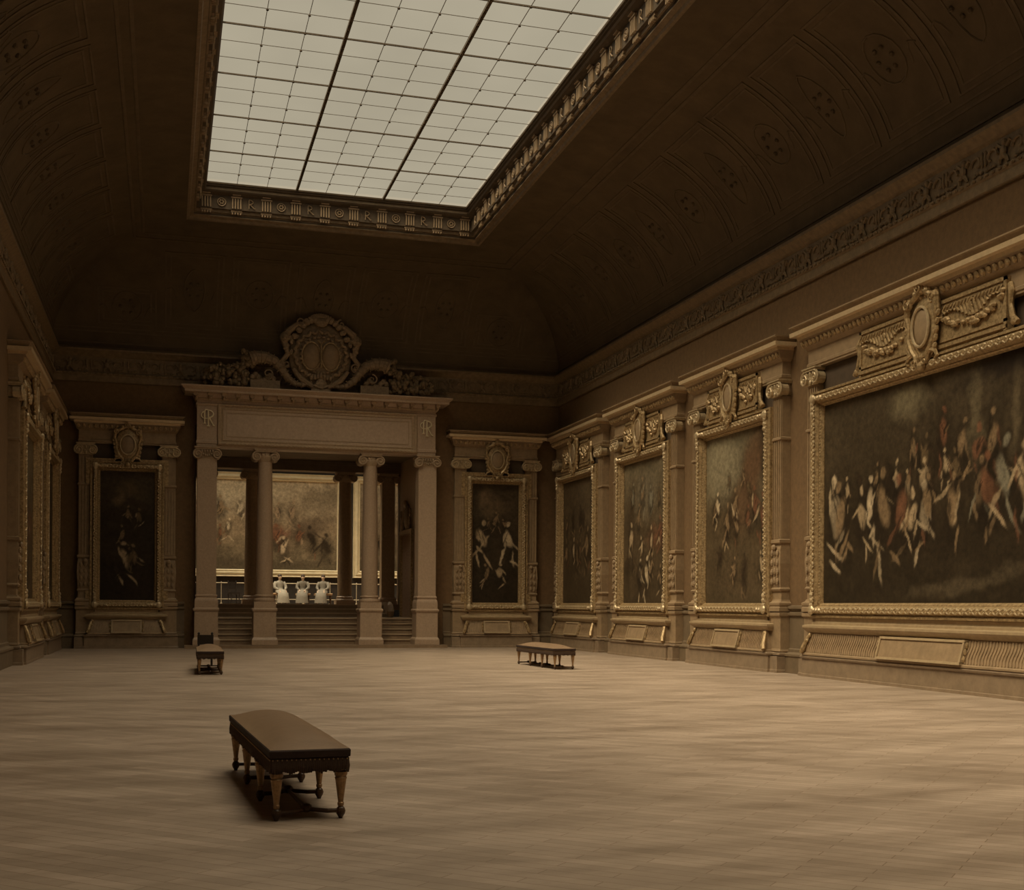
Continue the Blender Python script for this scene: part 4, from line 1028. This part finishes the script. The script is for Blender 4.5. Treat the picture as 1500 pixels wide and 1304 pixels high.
# ------------------------------------------------------------------ seated visitors, far gallery
def far_bench(label, x, y, L):
    t = thing('gallery_bench', label, 'bench', (x, y, FZ), 0, 'tan seats in the far gallery')
    mb = MB(); mb.box(-L/2, L/2, -.2, .2, .38, .46); mb.tube([(-L/2, -.2, .44), (L/2, -.2, .44)], .03, 8); mb.build('seat', M['tan'], t)
    for a in (-1, 1):
        for b in (-1, 1): mb = MB(); mb.tube([(a*(L/2-.06), b*.16, 0), (a*(L/2-.06), b*.16, .40)], [.02, .028], 8); mb.build('leg', M['legdark'], t)
    return t
def person(label, loc, rz, cloth, lean=.0, arm=0.):
    """seated figure facing local -y: one skinned body; dress, hair as children"""
    rt = thing('person', label, 'person', loc, rz, 'visitors seated in the far gallery')
    V = []; E = []; Rr = []
    def v(p, r, par=None):
        V.append(p); Rr.append(r)
        if par is not None: E.append((par, len(V)-1))
        return len(V)-1
    pel = v((0, .05, .585), (.13, .10)); ab = v((0, .05-.3*lean, .69), (.12, .10), pel); ch = v((0, .04-.6*lean, .84), (.145, .11), ab)
    nb = v((0, .03-.8*lean, .99), (.06, .055), ch); nk = v((0, .01-.9*lean, 1.05), (.048, .048), nb)
    hd = v((0, -.01-lean, 1.13), (.078, .09), nk); hc = v((0, -.01-lean, 1.22), (.07, .085), hd)
    for sg in (-1, 1):
        hip = v((sg*.10, -.02, .565), (.08, .075), pel); kn = v((sg*.12, -.42, .53), (.055, .055), hip); an = v((sg*.12, -.44, .10), (.038, .04), kn)
        v((sg*.12, -.60, .035), (.035, .028), an)
        shd = v((sg*.18, .04-.75*lean, .94), (.058, .055), ch); el = v((sg*.25, -.06-.5*lean, .70+arm), (.042, .042), shd)
        wr = v((sg*.13, -.28-.3*lean, .60+arm), (.027, .024), el); pm = v((sg*.10, -.35-.3*lean, .585+arm), (.036, .018), wr)
        for k in range(4):
            fx = sg*(.10+(k-1.5)*.021); f1 = v((fx, -.395-.3*lean, .58+arm), (.0095, .009), pm); v((fx, -.43-.3*lean+.004*abs(k-1), .560+arm), (.008, .008), f1)
        th = v((sg*.065, -.36-.3*lean, .585+arm), (.010, .010), pm); v((sg*.05, -.39-.3*lean, .575+arm), (.008, .008), th)
    me = bpy.data.meshes.new('body'); me.from_pydata(V, E, []); o = bpy.data.objects.new('body', me); COL.objects.link(o); o.parent = rt
    o.modifiers.new('Skin', 'SKIN')
    if not me.skin_vertices: me.attributes.new('dummy', 'FLOAT', 'POINT')
    try:
        sv = me.skin_vertices[0].data
    except Exception:
        bpy.context.view_layer.objects.active = o
        bpy.ops.mesh.customdata_skin_add(); sv = me.skin_vertices[0].data
    for i, r in enumerate(Rr): sv[i].radius = r; sv[i].use_root = (i == 0)
    s = o.modifiers.new('Sub', 'SUBSURF'); s.levels = 1; s.render_levels = 2
    me.materials.append(M['skin'])
    # face details and hair
    y = -.01-lean
    mb = MB(); mb.tube([(0, y-.085, 1.175), (0, y-.108, 1.15), (0, y-.088, 1.138)], [.008, .013, .009], 6)
    for sg in (-1, 1): mb.ell((sg*.082, y+.01, 1.16), (.012, .022, .032), 6, 5); mb.ell((sg*.03, y-.083, 1.178), (.014, .008, .008), 6, 4)
    mb.ell((0, y-.086, 1.112), (.022, .008, .008), 6, 4); mb.build('face', M['skin'], rt)
    mb = MB(); mb.ell((0, y+.025, 1.215), (.092, .10, .085), 12, 8); mb.ell((0, y+.11, 1.20), (.05, .045, .05), 8, 6); mb.build('hair', M['hair'], rt)
    # dress: bodice, sleeves, long skirt over the knees
    mb = MB()
    def oval(cx, cy, z, a, b, n=16): return [(cx+a*cos(2*pi*k/n), cy+b*sin(2*pi*k/n), z) for k in range(n+1)]
    mb.loft([oval(0, -.46, .05, .28, .21), oval(0, -.44, .28, .25, .19), oval(0, -.42, .47, .23, .17), oval(0, -.17, .50, .24, .34), oval(0, -.14, .60, .23, .31), oval(0, .03-.1*lean, .64, .16, .15), oval(0, .05-.3*lean, .72, .15, .14),
             oval(0, .04-.55*lean, .86, .19, .15), oval(0, .04-.7*lean, .95, .20, .12), oval(0, .03-.8*lean, 1.01, .08, .07)][::-1])
    for sg in (-1, 1): mb.tube([(sg*.17, .04-.72*lean, .94), (sg*.23, -.01-.6*lean, .82), (sg*.25, -.07-.5*lean, .71+arm), (sg*.18, -.20-.4*lean, .645+arm), (sg*.14, -.27-.3*lean, .61+arm)], [.075, .075, .065, .05, .038], 10)
    mb.build('dress', cloth, rt, smooth=True)
    return rt
far_bench('tan seat under the leftmost visitor in the far gallery', 4.76, 54.30, .60); far_bench('tan seat under the middle visitor in the far gallery', 5.75, 54.30, .60); far_bench('tan seat under the rightmost visitor in the far gallery', 6.62, 54.30, .75)
person('person in white dress sitting upright in the far gallery, leftmost of three', (4.76, 54.28, FZ-.005), .25, M['white'])
person('person in grey dress leaning forward in the far gallery, middle of three', (5.75, 54.28, FZ-.005), -.2, M['grey'], lean=.12)
person('person in pale grey dress sitting in the far gallery, rightmost of three', (6.62, 54.28, FZ-.005), -.35, M['grey'], lean=.04)

# ------------------------------------------------------------------ light: daylight through the glass
def sun(name, energy, color, angle, tilt_x, tilt_y):
    l = bpy.data.lights.new(name, 'SUN'); l.energy = energy; l.color = color; l.angle = radians(angle)
    o = bpy.data.objects.new(name, l); COL.objects.link(o); o.location = (CX, 20, 20)
    dvec = Vector((tilt_x, tilt_y, -1)).normalized(); o.rotation_euler = dvec.to_track_quat('-Z', 'Y').to_euler()
    return o
sun('daylight_overcast', 4.5, (1, .87, .655), 90, 0.12, 0.05)
sun('daylight_sun', 4.8, (1, .865, .64), 50, .46, .16)
w = bpy.data.worlds.new('World'); scn.world = w; w.use_nodes = True
w.node_tree.nodes['Background'].inputs[0].default_value = (.004, .003, .002, 1)

# ------------------------------------------------------------------ camera: level view camera with rising front
f, cx, cy, yaw, roll, h = 1813.3, 776.8, 887.3, .2872, .0067, 1.3775
cam = bpy.data.cameras.new('Camera'); co = bpy.data.objects.new('Camera', cam); COL.objects.link(co); scn.camera = co
cam.sensor_fit = 'HORIZONTAL'; cam.sensor_width = 36; cam.lens = f*36/1500
cam.shift_x = (750-cx)/1500; cam.shift_y = (cy-652)/1500
cam.clip_start = .05; cam.clip_end = 200
fw = Vector((sin(yaw), cos(yaw), 0)); r = Vector((cos(yaw), -sin(yaw), 0)); u = Vector((0, 0, 1))
r2 = r*cos(roll)+u*sin(roll); u2 = -r*sin(roll)+u*cos(roll)
mt = Matrix((r2, u2, -fw)).transposed().to_4x4(); mt.translation = (0, 0, h); co.matrix_world = mt

vs = scn.view_settings; vs.view_transform = 'Standard'; vs.look = 'None'; vs.gamma = 1; vs.use_curve_mapping = False; vs.exposure = .1
scn.cycles.use_denoising = True
scn.cycles.max_bounces = 8; scn.cycles.diffuse_bounces = 5; scn.cycles.sample_clamp_indirect = 4
